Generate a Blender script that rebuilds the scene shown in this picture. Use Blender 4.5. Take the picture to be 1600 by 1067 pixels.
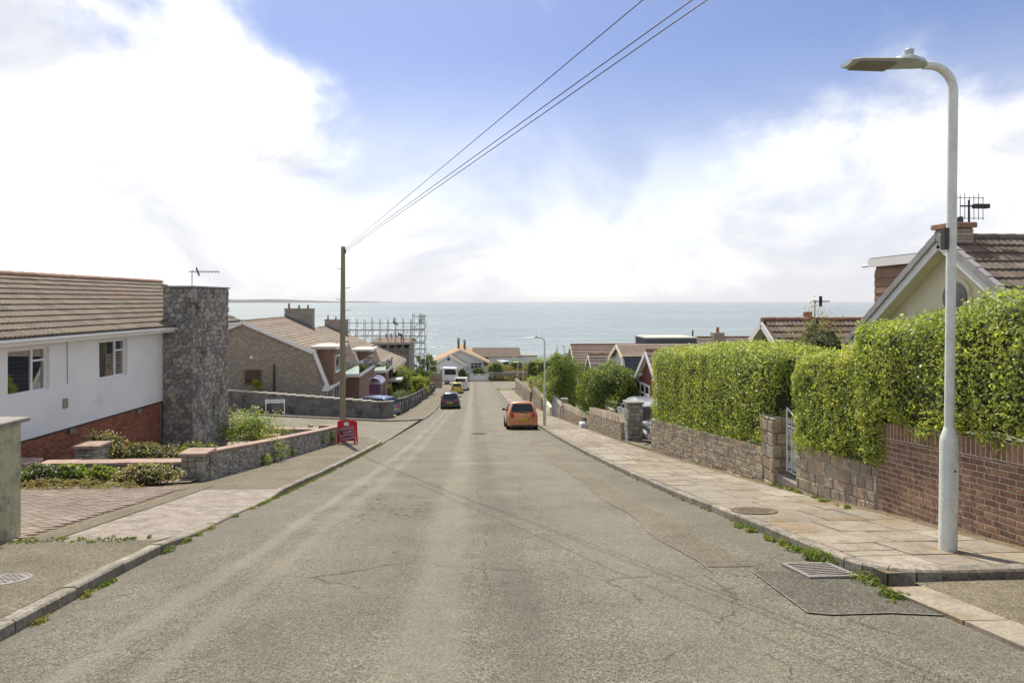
import bpy, bmesh, math, random
import numpy as np
from mathutils import Vector, Matrix, noise
random.seed(7); np.random.seed(7)
R = math.radians
scene = bpy.context.scene
col = scene.collection
for o in list(bpy.data.objects): bpy.data.objects.remove(o)

# ------------------------------------------------------------------ camera
YAW = R(3.43); SY, CY = math.sin(YAW), math.cos(YAW)
EYE = 1.65
cam_d = bpy.data.cameras.new('camera'); cam = bpy.data.objects.new('camera', cam_d); col.objects.link(cam)
cam.location = (0, 0, EYE); cam.rotation_euler = (R(90), 0, -YAW)
cam_d.sensor_width = 36; cam_d.lens = 22.5; cam_d.shift_y = -0.0397; cam_d.clip_start = .05; cam_d.clip_end = 200000
scene.camera = cam
scene.render.resolution_x = 1024; scene.render.resolution_y = 682

# ------------------------------------------------------------------ sky, sun, exposure
SUN_EL, SUN_AZ = R(58), R(-17)            # azimuth measured clockwise from +Y (down the street)
vs = scene.view_settings
vs.view_transform = 'Standard'; vs.look = 'None'; vs.gamma = 1; vs.use_curve_mapping = False
vs.exposure = 1.5
world = bpy.data.worlds.new('World'); scene.world = world; world.use_nodes = True
def build_sky():
    nt = world.node_tree; nt.nodes.clear(); N = nt.nodes.new; L = nt.links.new
    out = N('ShaderNodeOutputWorld'); bg = N('ShaderNodeBackground'); L(bg.outputs[0], out.inputs[0])
    bg.inputs[1].default_value = 0.15
    sky = N('ShaderNodeTexSky'); sky.sky_type = 'NISHITA'; sky.sun_disc = False
    sky.sun_elevation = SUN_EL; sky.sun_rotation = SUN_AZ % (2*math.pi); sky.air_density = 1.0; sky.dust_density = 1.2; sky.ozone_density = 1.6
    tc = N('ShaderNodeTexCoord')
    def math_(op, a, b=None, clamp=False):
        m = N('ShaderNodeMath'); m.operation = op; m.use_clamp = clamp
        for i, v in enumerate((a, b)):
            if v is None: continue
            if isinstance(v, (int, float)): m.inputs[i].default_value = v
            else: L(v, m.inputs[i])
        return m.outputs[0]
    def vmath(op, a, b=None):
        m = N('ShaderNodeVectorMath'); m.operation = op
        for i, v in enumerate((a, b)):
            if v is None: continue
            if isinstance(v, tuple): m.inputs[i].default_value = v
            else: L(v, m.inputs[i])
        return m.outputs['Value'] if op == 'DOT_PRODUCT' else m.outputs[0]
    d = tc.outputs['Generated']
    sep = N('ShaderNodeSeparateXYZ'); L(d, sep.inputs[0])
    z = math_('ADD', math_('MAXIMUM', sep.outputs[2], 0.0), 0.16)
    cmb = N('ShaderNodeCombineXYZ')
    L(math_('DIVIDE', sep.outputs[0], z), cmb.inputs[0]); L(math_('DIVIDE', sep.outputs[1], z), cmb.inputs[1]); L(math_('MULTIPLY', sep.outputs[2], 2.2), cmb.inputs[2])
    nz = N('ShaderNodeTexNoise'); nz.inputs['Scale'].default_value = 1.35; nz.inputs['Detail'].default_value = 9; nz.inputs['Roughness'].default_value = .56; nz.inputs['Distortion'].default_value = .35
    L(cmb.outputs[0], nz.inputs['Vector'])
    nz2 = N('ShaderNodeTexNoise'); nz2.inputs['Scale'].default_value = 5.0; nz2.inputs['Detail'].default_value = 8; nz2.inputs['Roughness'].default_value = .6; nz2.inputs['Distortion'].default_value = .3
    L(d, nz2.inputs['Vector'])
    base = math_('ADD', math_('MULTIPLY', nz.outputs[0], .58), math_('MULTIPLY', nz2.outputs[0], .62))
    # cloud banks: azimuth / elevation from the street axis in degrees, radius, weight
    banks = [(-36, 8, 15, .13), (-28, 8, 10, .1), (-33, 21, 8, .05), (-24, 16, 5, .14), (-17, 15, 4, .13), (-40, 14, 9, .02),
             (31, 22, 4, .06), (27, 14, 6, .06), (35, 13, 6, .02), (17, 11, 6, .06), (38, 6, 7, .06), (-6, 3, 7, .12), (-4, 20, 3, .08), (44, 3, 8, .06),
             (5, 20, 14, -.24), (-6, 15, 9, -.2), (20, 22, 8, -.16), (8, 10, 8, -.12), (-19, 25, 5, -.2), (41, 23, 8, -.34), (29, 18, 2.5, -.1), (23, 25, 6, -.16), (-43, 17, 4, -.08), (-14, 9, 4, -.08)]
    nz3 = N('ShaderNodeTexNoise'); nz3.inputs['Scale'].default_value = 17; nz3.inputs['Detail'].default_value = 6; nz3.inputs['Roughness'].default_value = .6; L(d, nz3.inputs['Vector'])
    base = math_('ADD', base, math_('MULTIPLY', math_('SUBTRACT', nz3.outputs[0], .5), .34))
    acc = math_('ADD', base, .17)  # extra cloud cover all round, added for fill; negative banks clear the view
    for az, el, rad, w in banks:
        a = R(az) + YAW; e = R(el)
        v = (math.sin(a)*math.cos(e), math.cos(a)*math.cos(e), math.sin(e))
        dp = vmath('DOT_PRODUCT', d, v)
        mr = N('ShaderNodeMapRange'); mr.interpolation_type = 'SMOOTHSTEP'
        mr.inputs['From Min'].default_value = math.cos(R(rad*1.5)); mr.inputs['From Max'].default_value = math.cos(R(rad*.25))
        mr.inputs['To Min'].default_value = 0; mr.inputs['To Max'].default_value = w
        L(dp, mr.inputs['Value']); acc = math_('ADD', acc, mr.outputs[0])
    hz = N('ShaderNodeMapRange'); hz.interpolation_type = 'SMOOTHSTEP'; L(sep.outputs[2], hz.inputs['Value'])
    hz.inputs['From Min'].default_value = 0.38; hz.inputs['From Max'].default_value = -.02; hz.inputs['To Min'].default_value = 0; hz.inputs['To Max'].default_value = .95
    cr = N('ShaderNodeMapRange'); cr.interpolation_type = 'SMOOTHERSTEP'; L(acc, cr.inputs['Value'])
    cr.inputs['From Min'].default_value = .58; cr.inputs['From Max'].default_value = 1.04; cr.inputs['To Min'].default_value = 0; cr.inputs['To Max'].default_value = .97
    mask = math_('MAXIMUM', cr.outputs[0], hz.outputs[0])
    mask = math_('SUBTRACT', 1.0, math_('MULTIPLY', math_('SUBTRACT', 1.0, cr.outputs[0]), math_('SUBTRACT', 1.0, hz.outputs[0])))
    # soft grey modelling inside the clouds
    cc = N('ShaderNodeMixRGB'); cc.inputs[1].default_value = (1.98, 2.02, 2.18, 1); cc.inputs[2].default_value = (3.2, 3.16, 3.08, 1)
    nz4 = N('ShaderNodeTexNoise'); nz4.inputs['Scale'].default_value = 3.4; nz4.inputs['Detail'].default_value = 7; nz4.inputs['Roughness'].default_value = .58; nz4.inputs['Distortion'].default_value = .6
    mp = N('ShaderNodeMapping'); mp.inputs['Scale'].default_value = (1, 1, 1.7); mp.inputs['Location'].default_value = (3.1, .4, 1.3); L(d, mp.inputs['Vector']); L(mp.outputs[0], nz4.inputs['Vector'])
    sh = N('ShaderNodeMapRange'); sh.interpolation_type = 'SMOOTHSTEP'; L(nz4.outputs[0], sh.inputs['Value']); sh.inputs['From Min'].default_value = .36; sh.inputs['From Max'].default_value = .62
    L(sh.outputs[0], cc.inputs[0])
    tint = N('ShaderNodeMixRGB'); tint.blend_type = 'MULTIPLY'; tint.inputs[0].default_value = 1; tint.inputs[2].default_value = (.245, .25, .305, 1)
    L(sky.outputs[0], tint.inputs[1])
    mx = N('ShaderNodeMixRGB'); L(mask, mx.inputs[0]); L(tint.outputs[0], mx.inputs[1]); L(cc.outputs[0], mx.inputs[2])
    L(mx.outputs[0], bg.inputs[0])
build_sky()
sun_d = bpy.data.lights.new('sun', 'SUN'); sun = bpy.data.objects.new('sun', sun_d); col.objects.link(sun)
sun_d.energy = 2.15; sun_d.angle = R(.53); sun_d.color = (1, .92, .78)
sv = Vector((math.sin(SUN_AZ)*math.cos(SUN_EL), math.cos(SUN_AZ)*math.cos(SUN_EL), math.sin(SUN_EL)))
sun.rotation_euler = (-sv).to_track_quat('-Z', 'Y').to_euler(); sun.location = sv*60

# ------------------------------------------------------------------ terrain functions
HY = [(-80, 9), (-40, 6), (-15, 2.5), (0, 0), (6, -1.02), (9.2, -1.56), (12.5, -2.13), (21, -3.45), (34, -5.25), (61, -8.65), (90, -11.4), (130, -14.6), (160, -16.5), (215, -26), (290, -37), (420, -45), (2000, -60)]
def _slopes():
    s = []
    for i in range(len(HY)):
        if i in (0, len(HY)-1): s.append(0 if i else -.1); continue
        (y0, a), (y1, b), (y2, c) = HY[i-1:i+2]
        d0, d1 = (b-a)/(y1-y0), (c-b)/(y2-y1)
        s.append(2*d0*d1/(d0+d1) if d0*d1 > 0 else 0)
    return s
HS = _slopes()
def h(y):
    y = min(max(y, HY[0][0]), HY[-1][0])
    for i in range(len(HY)-1):
        y0, a = HY[i]; y1, b = HY[i+1]
        if y <= y1:
            t = (y-y0)/(y1-y0); k = y1-y0
            return (2*t**3-3*t*t+1)*a + (t**3-2*t*t+t)*k*HS[i] + (-2*t**3+3*t*t)*b + (t**3-t*t)*k*HS[i+1]
def sst(a, b, x):
    t = min(max((x-a)/(b-a), 0), 1); return t*t*(3-2*t)
def g(x, y):
    r = 0
    if x < -6: r = .06*min(-x-6, 26)*sst(26, 38, y)*(1-sst(58, 85, y))
    return h(y) + r
def slope_at(y): return math.atan((h(y+.7)-h(y-.7))/1.4)
def CA(cx, d, z=0): return Vector((cx*CY + d*SY, -cx*SY + d*CY, z))       # camera-aligned metres -> world
def at(px, py, d): return CA((px-800)*d/1000, d, EYE-(py-470)*d/1000)      # a sighted point at depth d
def gpt(px, py, off=0.0):                                                  # the same on the ground
    lo = None; d = 1.5
    while d < 400:
        p = at(px, py, d)
        if p.z <= g(p.x, p.y)+off: break
        d *= 1.01
    return p

# ------------------------------------------------------------------ materials
MATS = {}
def nodes_of(name):
    m = bpy.data.materials.new(name); m.use_nodes = True; nt = m.node_tree
    MATS[name] = m
    return m, nt, nt.nodes['Principled BSDF'], nt.nodes['Material Output']
def lin(c):
    return tuple(c) + (1,) if len(c) == 3 else c
class NB:
    """small node helper"""
    def __init__(s, nt): s.nt = nt
    def n(s, t): return s.nt.nodes.new(t)
    def l(s, a, b): s.nt.links.new(a, b)
    def pos(s):
        return s.n('ShaderNodeNewGeometry').outputs['Position']
    def obj(s): return s.n('ShaderNodeTexCoord').outputs['Object']
    def map(s, v, scale=(1, 1, 1), rot=(0, 0, 0), loc=(0, 0, 0)):
        m = s.n('ShaderNodeMapping'); m.inputs['Scale'].default_value = scale; m.inputs['Rotation'].default_value = rot; m.inputs['Location'].default_value = loc
        s.l(v, m.inputs['Vector']); return m.outputs[0]
    def noise(s, v, sc, det=6, ro=.6, dis=0):
        t = s.n('ShaderNodeTexNoise'); t.inputs['Scale'].default_value = sc; t.inputs['Detail'].default_value = det; t.inputs['Roughness'].default_value = ro; t.inputs['Distortion'].default_value = dis
        s.l(v, t.inputs['Vector']); return t.outputs[0]
    def voro(s, v, sc, feat='F1', out='Distance', rnd=1):
        t = s.n('ShaderNodeTexVoronoi'); t.feature = feat; t.inputs['Scale'].default_value = sc; t.inputs['Randomness'].default_value = rnd
        s.l(v, t.inputs['Vector']); return t.outputs[out]
    def ramp(s, v, a, b, lo=0, hi=1, smooth=True):
        m = s.n('ShaderNodeMapRange'); m.interpolation_type = 'SMOOTHSTEP' if smooth else 'LINEAR'
        s.l(v, m.inputs['Value']); m.inputs['From Min'].default_value = a; m.inputs['From Max'].default_value = b; m.inputs['To Min'].default_value = lo; m.inputs['To Max'].default_value = hi
        return m.outputs[0]
    def mix(s, f, a, b, mode='MIX'):
        m = s.n('ShaderNodeMixRGB'); m.blend_type = mode
        for i, v in enumerate((f, a, b)):
            if isinstance(v, (int, float)): m.inputs[i].default_value = v if i == 0 else (v, v, v, 1)
            elif isinstance(v, tuple): m.inputs[i].default_value = lin(v)
            else: s.l(v, m.inputs[i])
        return m.outputs[0]
    def m(s, op, a, b=None, clamp=False):
        n = s.n('ShaderNodeMath'); n.operation = op; n.use_clamp = clamp
        for i, v in enumerate((a, b)):
            if v is None: continue
            if isinstance(v, (int, float)): n.inputs[i].default_value = v
            else: s.l(v, n.inputs[i])
        return n.outputs[0]
    def sep(s, v):
        n = s.n('ShaderNodeSeparateXYZ'); s.l(v, n.inputs[0]); return n.outputs
    def rnd(s):
        a = s.n('ShaderNodeObjectInfo').outputs['Random']; b = s.n('ShaderNodeNewGeometry').outputs['Random Per Island']
        return s.m('FRACT', s.m('ADD', a, b))
    def bump(s, hgt, strength, dist, bsdf):
        b = s.n('ShaderNodeBump'); b.inputs['Strength'].default_value = strength; b.inputs['Distance'].default_value = dist
        s.l(hgt, b.inputs['Height']); s.l(b.outputs[0], bsdf.inputs['Normal'])

def pmat(name, c1, c2=None, s=3.0, r=.85, rnd=0.0, bump=0.0, bs=70, bd=.01, c3=None, s3=1.2, t3=(.55, .7), pal=None, spec=.5, metal=0, streak=None, stretch=(1, 1, 1), grime=0.0):
    """two-tone mottled surface, optional stains c3, optional per-piece palette, optional fine relief"""
    m, nt, b, out = nodes_of(name); q = NB(nt)
    p = q.map(q.pos(), stretch)
    c2 = c2 or c1
    f = q.ramp(q.noise(p, s, 8, .62), .3, .7)
    colr = q.mix(f, c1, c2)
    if pal:
        rr = q.rnd(); cr = nt.nodes.new('ShaderNodeValToRGB'); cr.color_ramp.interpolation = 'CONSTANT'
        while len(cr.color_ramp.elements) < len(pal): cr.color_ramp.elements.new(.5)
        for i, e in enumerate(cr.color_ramp.elements): e.position = i/len(pal); e.color = lin(pal[i])
        q.l(rr, cr.inputs[0]); colr = q.mix(.72, colr, cr.outputs[0])
        colr = q.mix(1, colr, q.mix(f, (.82, .82, .82), (1.14, 1.14, 1.14)), 'MULTIPLY')
    if c3: colr = q.mix(q.ramp(q.noise(p, s3, 7, .65), *t3), colr, c3)
    if streak:
        pv = q.map(q.pos(), (1, 1, .12)); colr = q.mix(q.m('MULTIPLY', q.ramp(q.noise(pv, 9, 6, .6), .5, .75), .55), colr, streak)
    if grime:
        colr = q.mix(1, colr, q.ramp(q.noise(q.pos(), 26, 6, .72), .36, .64, 1-grime, 1+grime*.35), 'MULTIPLY')
        colr = q.mix(1, colr, q.ramp(q.noise(q.pos(), 4.2, 6, .68), .3, .6, 1-grime*.8, 1.04), 'MULTIPLY')
    if rnd:
        v = q.ramp(q.rnd(), 0, 1, 1-rnd, 1+rnd, False); colr = q.mix(1, colr, v, 'MULTIPLY')
    q.l(colr, b.inputs['Base Color']); b.inputs['Roughness'].default_value = r; b.inputs['Specular IOR Level'].default_value = spec; b.inputs['Metallic'].default_value = metal
    if bump: q.bump(q.noise(q.pos(), bs, 6, .7), bump, bd, b)
    return m
def paint(name, c, r=.35, coat=0, metal=0, spec=.5, dirt=.0):
    m, nt, b, out = nodes_of(name); q = NB(nt)
    cl = q.mix(q.m('MULTIPLY', q.ramp(q.noise(q.pos(), 2.2, 8, .7), .45, .8), dirt), c, (.22, .2, .17)) if dirt else None
    if cl: q.l(cl, b.inputs['Base Color'])
    else: b.inputs['Base Color'].default_value = lin(c)
    b.inputs['Roughness'].default_value = r; b.inputs['Coat Weight'].default_value = coat; b.inputs['Coat Roughness'].default_value = .05; b.inputs['Metallic'].default_value = metal; b.inputs['Specular IOR Level'].default_value = spec
    return m
def leafmat(name, c1, c2, c3=None, rough=.42, trans=.42):
    m, nt, b, out = nodes_of(name); q = NB(nt)
    rr = nt.nodes.new('ShaderNodeNewGeometry').outputs['Random Per Island']
    cl = q.mix(q.ramp(rr, 0, 1, 0, 1, False), c1, c2)
    if c3: cl = q.mix(q.ramp(q.noise(q.pos(), 1.6, 4, .6), .45, .68), cl, q.mix(rr, c3, tuple(v*.7 for v in c3)))
    q.l(cl, b.inputs['Base Color']); b.inputs['Roughness'].default_value = rough; b.inputs['Specular IOR Level'].default_value = .4
    tr = q.n('ShaderNodeBsdfTranslucent'); q.l(q.mix(1, cl, (1.5, 1.55, .7), 'MULTIPLY'), tr.inputs[0])
    mx = q.n('ShaderNodeMixShader'); mx.inputs[0].default_value = trans; q.l(b.outputs[0], mx.inputs[1]); q.l(tr.outputs[0], mx.inputs[2]); q.l(mx.outputs[0], out.inputs[0])
    return m

# ------------------------------------------------------------------ mesh builder
class MB:
    def __init__(s): s.v = []; s.f = []
    def add(s, vs, fs):
        o = len(s.v); s.v += [Vector(v) for v in vs]; s.f += [tuple(i+o for i in f) for f in fs]; return s
    def box(s, x0, x1, y0, y1, z0, z1):
        return s.add([(x0,y0,z0),(x1,y0,z0),(x1,y1,z0),(x0,y1,z0),(x0,y0,z1),(x1,y0,z1),(x1,y1,z1),(x0,y1,z1)],
                     [(0,3,2,1),(4,5,6,7),(0,1,5,4),(1,2,6,5),(2,3,7,6),(3,0,4,7)])
    def hexa(s, b4, t4):
        return s.add(list(b4)+list(t4), [(0,3,2,1),(4,5,6,7),(0,1,5,4),(1,2,6,5),(2,3,7,6),(3,0,4,7)])
    def cbox(s, x0, x1, y0, y1, z0, z1, c=.01):
        """box with chamfered top edges"""
        s.add([(x0,y0,z0),(x1,y0,z0),(x1,y1,z0),(x0,y1,z0),(x0,y0,z1-c),(x1,y0,z1-c),(x1,y1,z1-c),(x0,y1,z1-c),(x0+c,y0+c,z1),(x1-c,y0+c,z1),(x1-c,y1-c,z1),(x0+c,y1-c,z1)],
              [(0,3,2,1),(0,1,5,4),(1,2,6,5),(2,3,7,6),(3,0,4,7),(4,5,9,8),(5,6,10,9),(6,7,11,10),(7,4,8,11),(8,9,10,11)])
        return s
    def slab(s, a, b, c, d, t):
        a, b, c, d = map(Vector, (a, b, c, d)); n = (b-a).cross(d-a).normalized()
        if n.z < 0: n = -n
        lo = [p-n*t for p in (a, b, c, d)]
        return s.hexa(lo, (a, b, c, d))
    def prism(s, poly, ext):
        ext = Vector(ext); n = len(poly); P = [Vector(p) for p in poly]
        return s.add(P+[p+ext for p in P], [tuple(range(n))[::-1], tuple(range(n, 2*n))]+[(i, (i+1) % n, (i+1) % n+n, i+n) for i in range(n)])
    def bar(s, a, b, w, hh, up=(0, 0, 1)):
        a, b = Vector(a), Vector(b); d = (b-a).normalized(); u = Vector(up)
        x = d.cross(u)
        if x.length < 1e-4: x = d.cross(Vector((1, 0, 0)))
        x.normalize(); u = x.cross(d).normalized()
        x *= w/2; u *= hh/2
        return s.hexa([a-x-u, a+x-u, b+x-u, b-x-u], [a-x+u, a+x+u, b+x+u, b-x+u])
    def tube(s, path, rad, n=8, caps=True):
        P = [Vector(p) for p in path]; rs = rad if isinstance(rad, (list, tuple)) else [rad]*len(P)
        o = len(s.v); prev = None
        for i, p in enumerate(P):
            d = (P[min(i+1, len(P)-1)]-P[max(i-1, 0)]).normalized()
            if prev is None:
                x = d.cross(Vector((0, 0, 1)))
                if x.length < 1e-3: x = d.cross(Vector((0, 1, 0)))
            else: x = prev - d*prev.dot(d)
            x.normalize(); prev = x; y = d.cross(x)
            for k in range(n):
                a = 2*math.pi*k/n; s.v.append(p + (x*math.cos(a)+y*math.sin(a))*rs[i])
        for i in range(len(P)-1):
            for k in range(n):
                s.f.append((o+i*n+k, o+i*n+(k+1) % n, o+(i+1)*n+(k+1) % n, o+(i+1)*n+k))
        if caps:
            s.f.append(tuple(o+k for k in range(n))[::-1]); s.f.append(tuple(o+(len(P)-1)*n+k for k in range(n)))
        return s
    def lathe(s, prof, n=16, axis='z', c=(0, 0, 0)):
        o = len(s.v); c = Vector(c)
        for r, z in prof:
            for k in range(n):
                a = 2*math.pi*k/n; x, y = r*math.cos(a), r*math.sin(a)
                s.v.append(c + (Vector((x, y, z)) if axis == 'z' else Vector((z, x, y)) if axis == 'x' else Vector((x, z, y))))
        for i in range(len(prof)-1):
            for k in range(n): s.f.append((o+i*n+k, o+i*n+(k+1) % n, o+(i+1)*n+(k+1) % n, o+(i+1)*n+k))
        s.f.append(tuple(o+k for k in range(n))[::-1]); s.f.append(tuple(o+(len(prof)-1)*n+k for k in range(n)))
        return s
    def quad(s, a, b, c, d): return s.add([a, b, c, d], [(0, 1, 2, 3)])
    def xf(s, M):
        s.v = [M @ v for v in s.v]; return s
    def mesh(s, name, smooth=False, bev=0, ang=35):
        me = bpy.data.meshes.new(name)
        me.from_pydata([tuple(v) for v in s.v], [], s.f); me.update()
        bm = bmesh.new(); bm.from_mesh(me); bmesh.ops.recalc_face_normals(bm, faces=bm.faces)
        if bev: bmesh.ops.bevel(bm, geom=[e for e in bm.edges if e.is_manifold and e.calc_face_angle(0) > .5], offset=bev, segments=1, affect='EDGES', clamp_overlap=True)
        bm.to_mesh(me); bm.free()
        if smooth:
            me.shade_smooth(); me.set_sharp_from_angle(angle=R(ang))
        return me

def link(o, parent=None, local=False):
    col.objects.link(o)
    if parent is not None:
        o.parent = parent
        if not local:
            M = Matrix.Identity(4); p = parent
            # world matrix of the parent, accumulated by hand
            chain = []
            while p is not None: chain.append(p); p = p.parent
            for p in reversed(chain): M = M @ p.matrix_parent_inverse @ p.matrix_basis
            o.matrix_parent_inverse = M.inverted()
    return o
def setp(o, label=None, cat=None, group=None, kind=None):
    if label: o['label'] = label
    if cat: o['category'] = cat
    if group: o['group'] = group
    if kind: o['kind'] = kind
    return o
def thing(name, label, cat, loc, rz=0, group=None, rx=0):
    o = bpy.data.objects.new(name, None); o.empty_display_size = .2
    o.location = loc; o.rotation_euler = (rx, 0, rz); link(o); return setp(o, label, cat, group)
def part(name, mb, mat, parent=None, local=False, smooth=False, bev=0, kind=None, ang=35):
    me = mb.mesh(name, smooth, bev, ang) if isinstance(mb, MB) else mb
    me.materials.append(MATS[mat] if isinstance(mat, str) else mat)
    o = bpy.data.objects.new(name, me); link(o, parent, local)
    if kind: o['kind'] = kind
    return o
def struct(name, mb, mat, **k):
    return part(name, mb, mat, kind='structure', **k)
def one(name, mb, mat, label, cat, group=None, kind=None, **k):
    return setp(part(name, mb, mat, **k), label, cat, group, kind)
CAM = Vector((0, 0, EYE))
def emit(name, pieces, mat, parent, limit=300, minpx=7, local=False):
    """pieces: MB list (each a separate stone, brick, tile...). The largest in view become objects, the rest one joined part."""
    sized = []
    for mb in pieces:
        c = sum(mb.v, Vector())/len(mb.v); r = max((v-c).length for v in mb.v)*2
        w = c if not local else parent.matrix_basis @ c
        cx = w.x*CY - w.y*SY; d = w.x*SY + w.y*CY
        px = 1000*r/max(d, .5)
        vis = d > .5 and abs(cx/d) < .84
        sized.append((px if vis else 0, mb))
    sized.sort(key=lambda t: -t[0])
    rest = MB(); n = 0
    for px, mb in sized:
        if n < limit and px >= minpx:
            part(name, mb, mat, parent, local); n += 1
        else: rest.add(mb.v, mb.f)
    if rest.v: part(name+'_courses', rest, mat, parent, local, kind='stuff')
def sheet(name, mat, us, vs, fn, kind='structure', parent=None, label=None):
    mb = MB(); nu, nv = len(us), len(vs)
    mb.v = [Vector(fn(u, v)) for u in us for v in vs]
    mb.f = [(i*nv+j, (i+1)*nv+j, (i+1)*nv+j+1, i*nv+j+1) for i in range(nu-1) for j in range(nv-1)]
    me = bpy.data.meshes.new(name); me.from_pydata([tuple(v) for v in mb.v], [], mb.f); me.update(); me.shade_smooth()
    if me.polygons[0].normal.z < 0: me.flip_normals()
    me.materials.append(MATS[mat]); o = bpy.data.objects.new(name, me); link(o, parent)
    o['kind'] = kind
    return o
def frange(a, b, st):
    n = max(1, int(round((b-a)/st))); return [a+(b-a)*i/n for i in range(n+1)]
def nz(p, s=1): return noise.noise(Vector(p)*s)
# ------------------------------------------------------------------ ground materials
def asphalt(name, dark=1.0, road=False, agg=1.0, tint=(1, 1, 1)):
    m, nt, b, out = nodes_of(name); q = NB(nt); p = q.pos()
    a = q.m('ADD', q.m('MULTIPLY', q.noise(p, 95, 3, .75), .6), q.m('MULTIPLY', q.noise(p, 42, 2, .6), .4)); a2 = q.voro(p, 130, 'F1', 'Color')
    c = q.mix(q.ramp(a, .4, .6), tuple(v*dark*t for v, t in zip((.072, .064, .045), tint)), tuple(v*dark*t for v, t in zip((.252, .231, .168), tint)))
    sp = q.ramp(q.sep(a2)[0], .86, .93); c = q.mix(q.m('MULTIPLY', sp, .6*agg), c, (.4, .385, .36))
    sp2 = q.ramp(q.sep(a2)[1], .84, .92); c = q.mix(q.m('MULTIPLY', sp2, .7*agg), c, (.06, .056, .05))
    c = q.mix(1, c, q.ramp(q.noise(p, .9, 7, .6), .25, .75, .8, 1.16), 'MULTIPLY')
    c = q.mix(1, c, q.ramp(q.noise(p, 9, 5, .6), .25, .75, .88, 1.1), 'MULTIPLY')
    hgt = q.noise(p, 120, 3, .75)
    if road:
        wob = q.m('MULTIPLY', q.m('SUBTRACT', q.noise(q.map(p, (1, .25, 1)), .8, 3), .5), .5)
        x = q.m('ADD', q.sep(p)[0], wob)
        def band(cx, w, soft): 
            dd = q.m('ABSOLUTE', q.m('SUBTRACT', x, cx)); return q.ramp(dd, w+soft, w)
        fade = q.noise(q.map(p, (1, .15, 1)), 1.3, 4)
        for cx, w, soft, cc, amt in ((-.38, .14, .2, (.245, .228, .178), .62), (.3, .1, .25, (.085, .08, .066), .5), (-2.55, .03, .14, (.26, .243, .19), .75), (-2.05, .03, .16, (.25, .233, .182), .55), (1.7, .3, .5, (.2, .187, .147), .35), (-1.2, .3, .4, (.12, .111, .09), .42), (3.45, .2, .35, (.12, .11, .09), .55), (-3.5, .15, .35, (.12, .11, .09), .5)):
            c = q.mix(q.m('MULTIPLY', band(cx, w, soft), q.m('MULTIPLY', fade, amt*1.25)), c, cc)
        # seam and cracks
        dis = q.n('ShaderNodeVectorMath'); dis.operation = 'ADD'; q.l(p, dis.inputs[0])
        nn = q.n('ShaderNodeTexNoise'); nn.inputs['Scale'].default_value = 2.5; nn.inputs['Detail'].default_value = 6; q.l(p, nn.inputs['Vector'])
        ml = q.n('ShaderNodeVectorMath'); ml.operation = 'SCALE'; ml.inputs['Scale'].default_value = .55; q.l(nn.outputs['Color'], ml.inputs[0]); q.l(ml.outputs[0], dis.inputs[1])
        dv = dis.outputs[0]
        def cracks(sc, wd, mask, amt):
            e = q.voro(q.map(dv, (1, .75, .01)), sc, 'DISTANCE_TO_EDGE')
            return q.m('MULTIPLY', q.m('MULTIPLY', q.ramp(e, wd, wd*.25), mask), amt)
        mk1 = q.ramp(q.noise(p, .55, 4, .55), .46, .6)
        k1 = cracks(.75, .009, mk1, .5)
        px = q.n('ShaderNodeVectorMath'); px.operation = 'DISTANCE'; q.l(q.map(p, (1, .62, 0)), px.inputs[0]); px.inputs[1].default_value = (-1.35, 11.0*.62, 0)
        mk2 = q.m('MULTIPLY', q.ramp(px.outputs['Value'], 1.35, .5), q.ramp(q.noise(p, 2.2, 4), .42, .6))
        k2 = cracks(6.5, .05, mk2, .9)
        sm = q.m('ABSOLUTE', q.m('SUBTRACT', q.m('ADD', q.sep(p)[0], q.m('MULTIPLY', q.m('SUBTRACT', q.noise(q.map(p, (1, .5, 1)), 1.7, 6, .65), .5), .3)), .12))
        k3 = q.m('MULTIPLY', q.ramp(sm, .022, .006), q.m('MULTIPLY', q.ramp(q.noise(p, 1.1, 4), .38, .6), .4))
        kk = q.m('MAXIMUM', q.m('MAXIMUM', k1, k2), k3)
        c = q.mix(kk, c, (.03, .028, .025))
        hgt = q.m('SUBTRACT', hgt, q.m('MULTIPLY', kk, 1.2))
    q.l(c, b.inputs['Base Color']); b.inputs['Roughness'].default_value = .88; b.inputs['Specular IOR Level'].default_value = .35
    q.bump(hgt, .8, .014, b)
    return m
asphalt('asphalt_road', 1.0, True)
asphalt('asphalt_side', 1.06)
asphalt('asphalt_patch', .62, False, 1.0)
asphalt('asphalt_trench', .93, False, .8, (1.04, .99, .95))
asphalt('asphalt_apron', 1.0, False, 1.0, (1.08, 1.0, .88))
asphalt('asphalt_path', .86, False, .9, (1.04, 1.0, .9))
pmat('seal_line', (.27, .25, .2), (.11, .1, .075), 14)
pmat('soil', (.20, .165, .115), (.11, .09, .06), 2.2, bump=.6, bs=25, bd=.04, c3=(.085, .1, .035), s3=1.1, t3=(.52, .66))
pmat('gravel_soil', (.31, .265, .21), (.16, .13, .095), 7, bump=.8, bs=30, bd=.04, c3=(.12, .11, .05), s3=1.6, t3=(.55, .66))
pmat('lawn', (.075, .115, .025), (.13, .14, .045), 1.2, bump=.7, bs=45, bd=.03)
pmat('concrete', (.28, .25, .215), (.19, .17, .145), 2.6, bump=.25, bs=90, c3=(.30, .235, .205), s3=1.4, t3=(.45, .7), grime=0.35)
pmat('apron_pink', (.31, .268, .22), (.225, .19, .155), 3.5, bump=.3, bs=110, c3=(.17, .145, .12), s3=2.4, t3=(.5, .7), grime=0.32)
pmat('kerb_stone', (.31, .275, .22), (.2, .178, .14), 3.5, bump=.35, bs=120, rnd=.14, c3=(.14, .125, .09), s3=4, t3=(.6, .74), grime=0.4)
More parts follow.
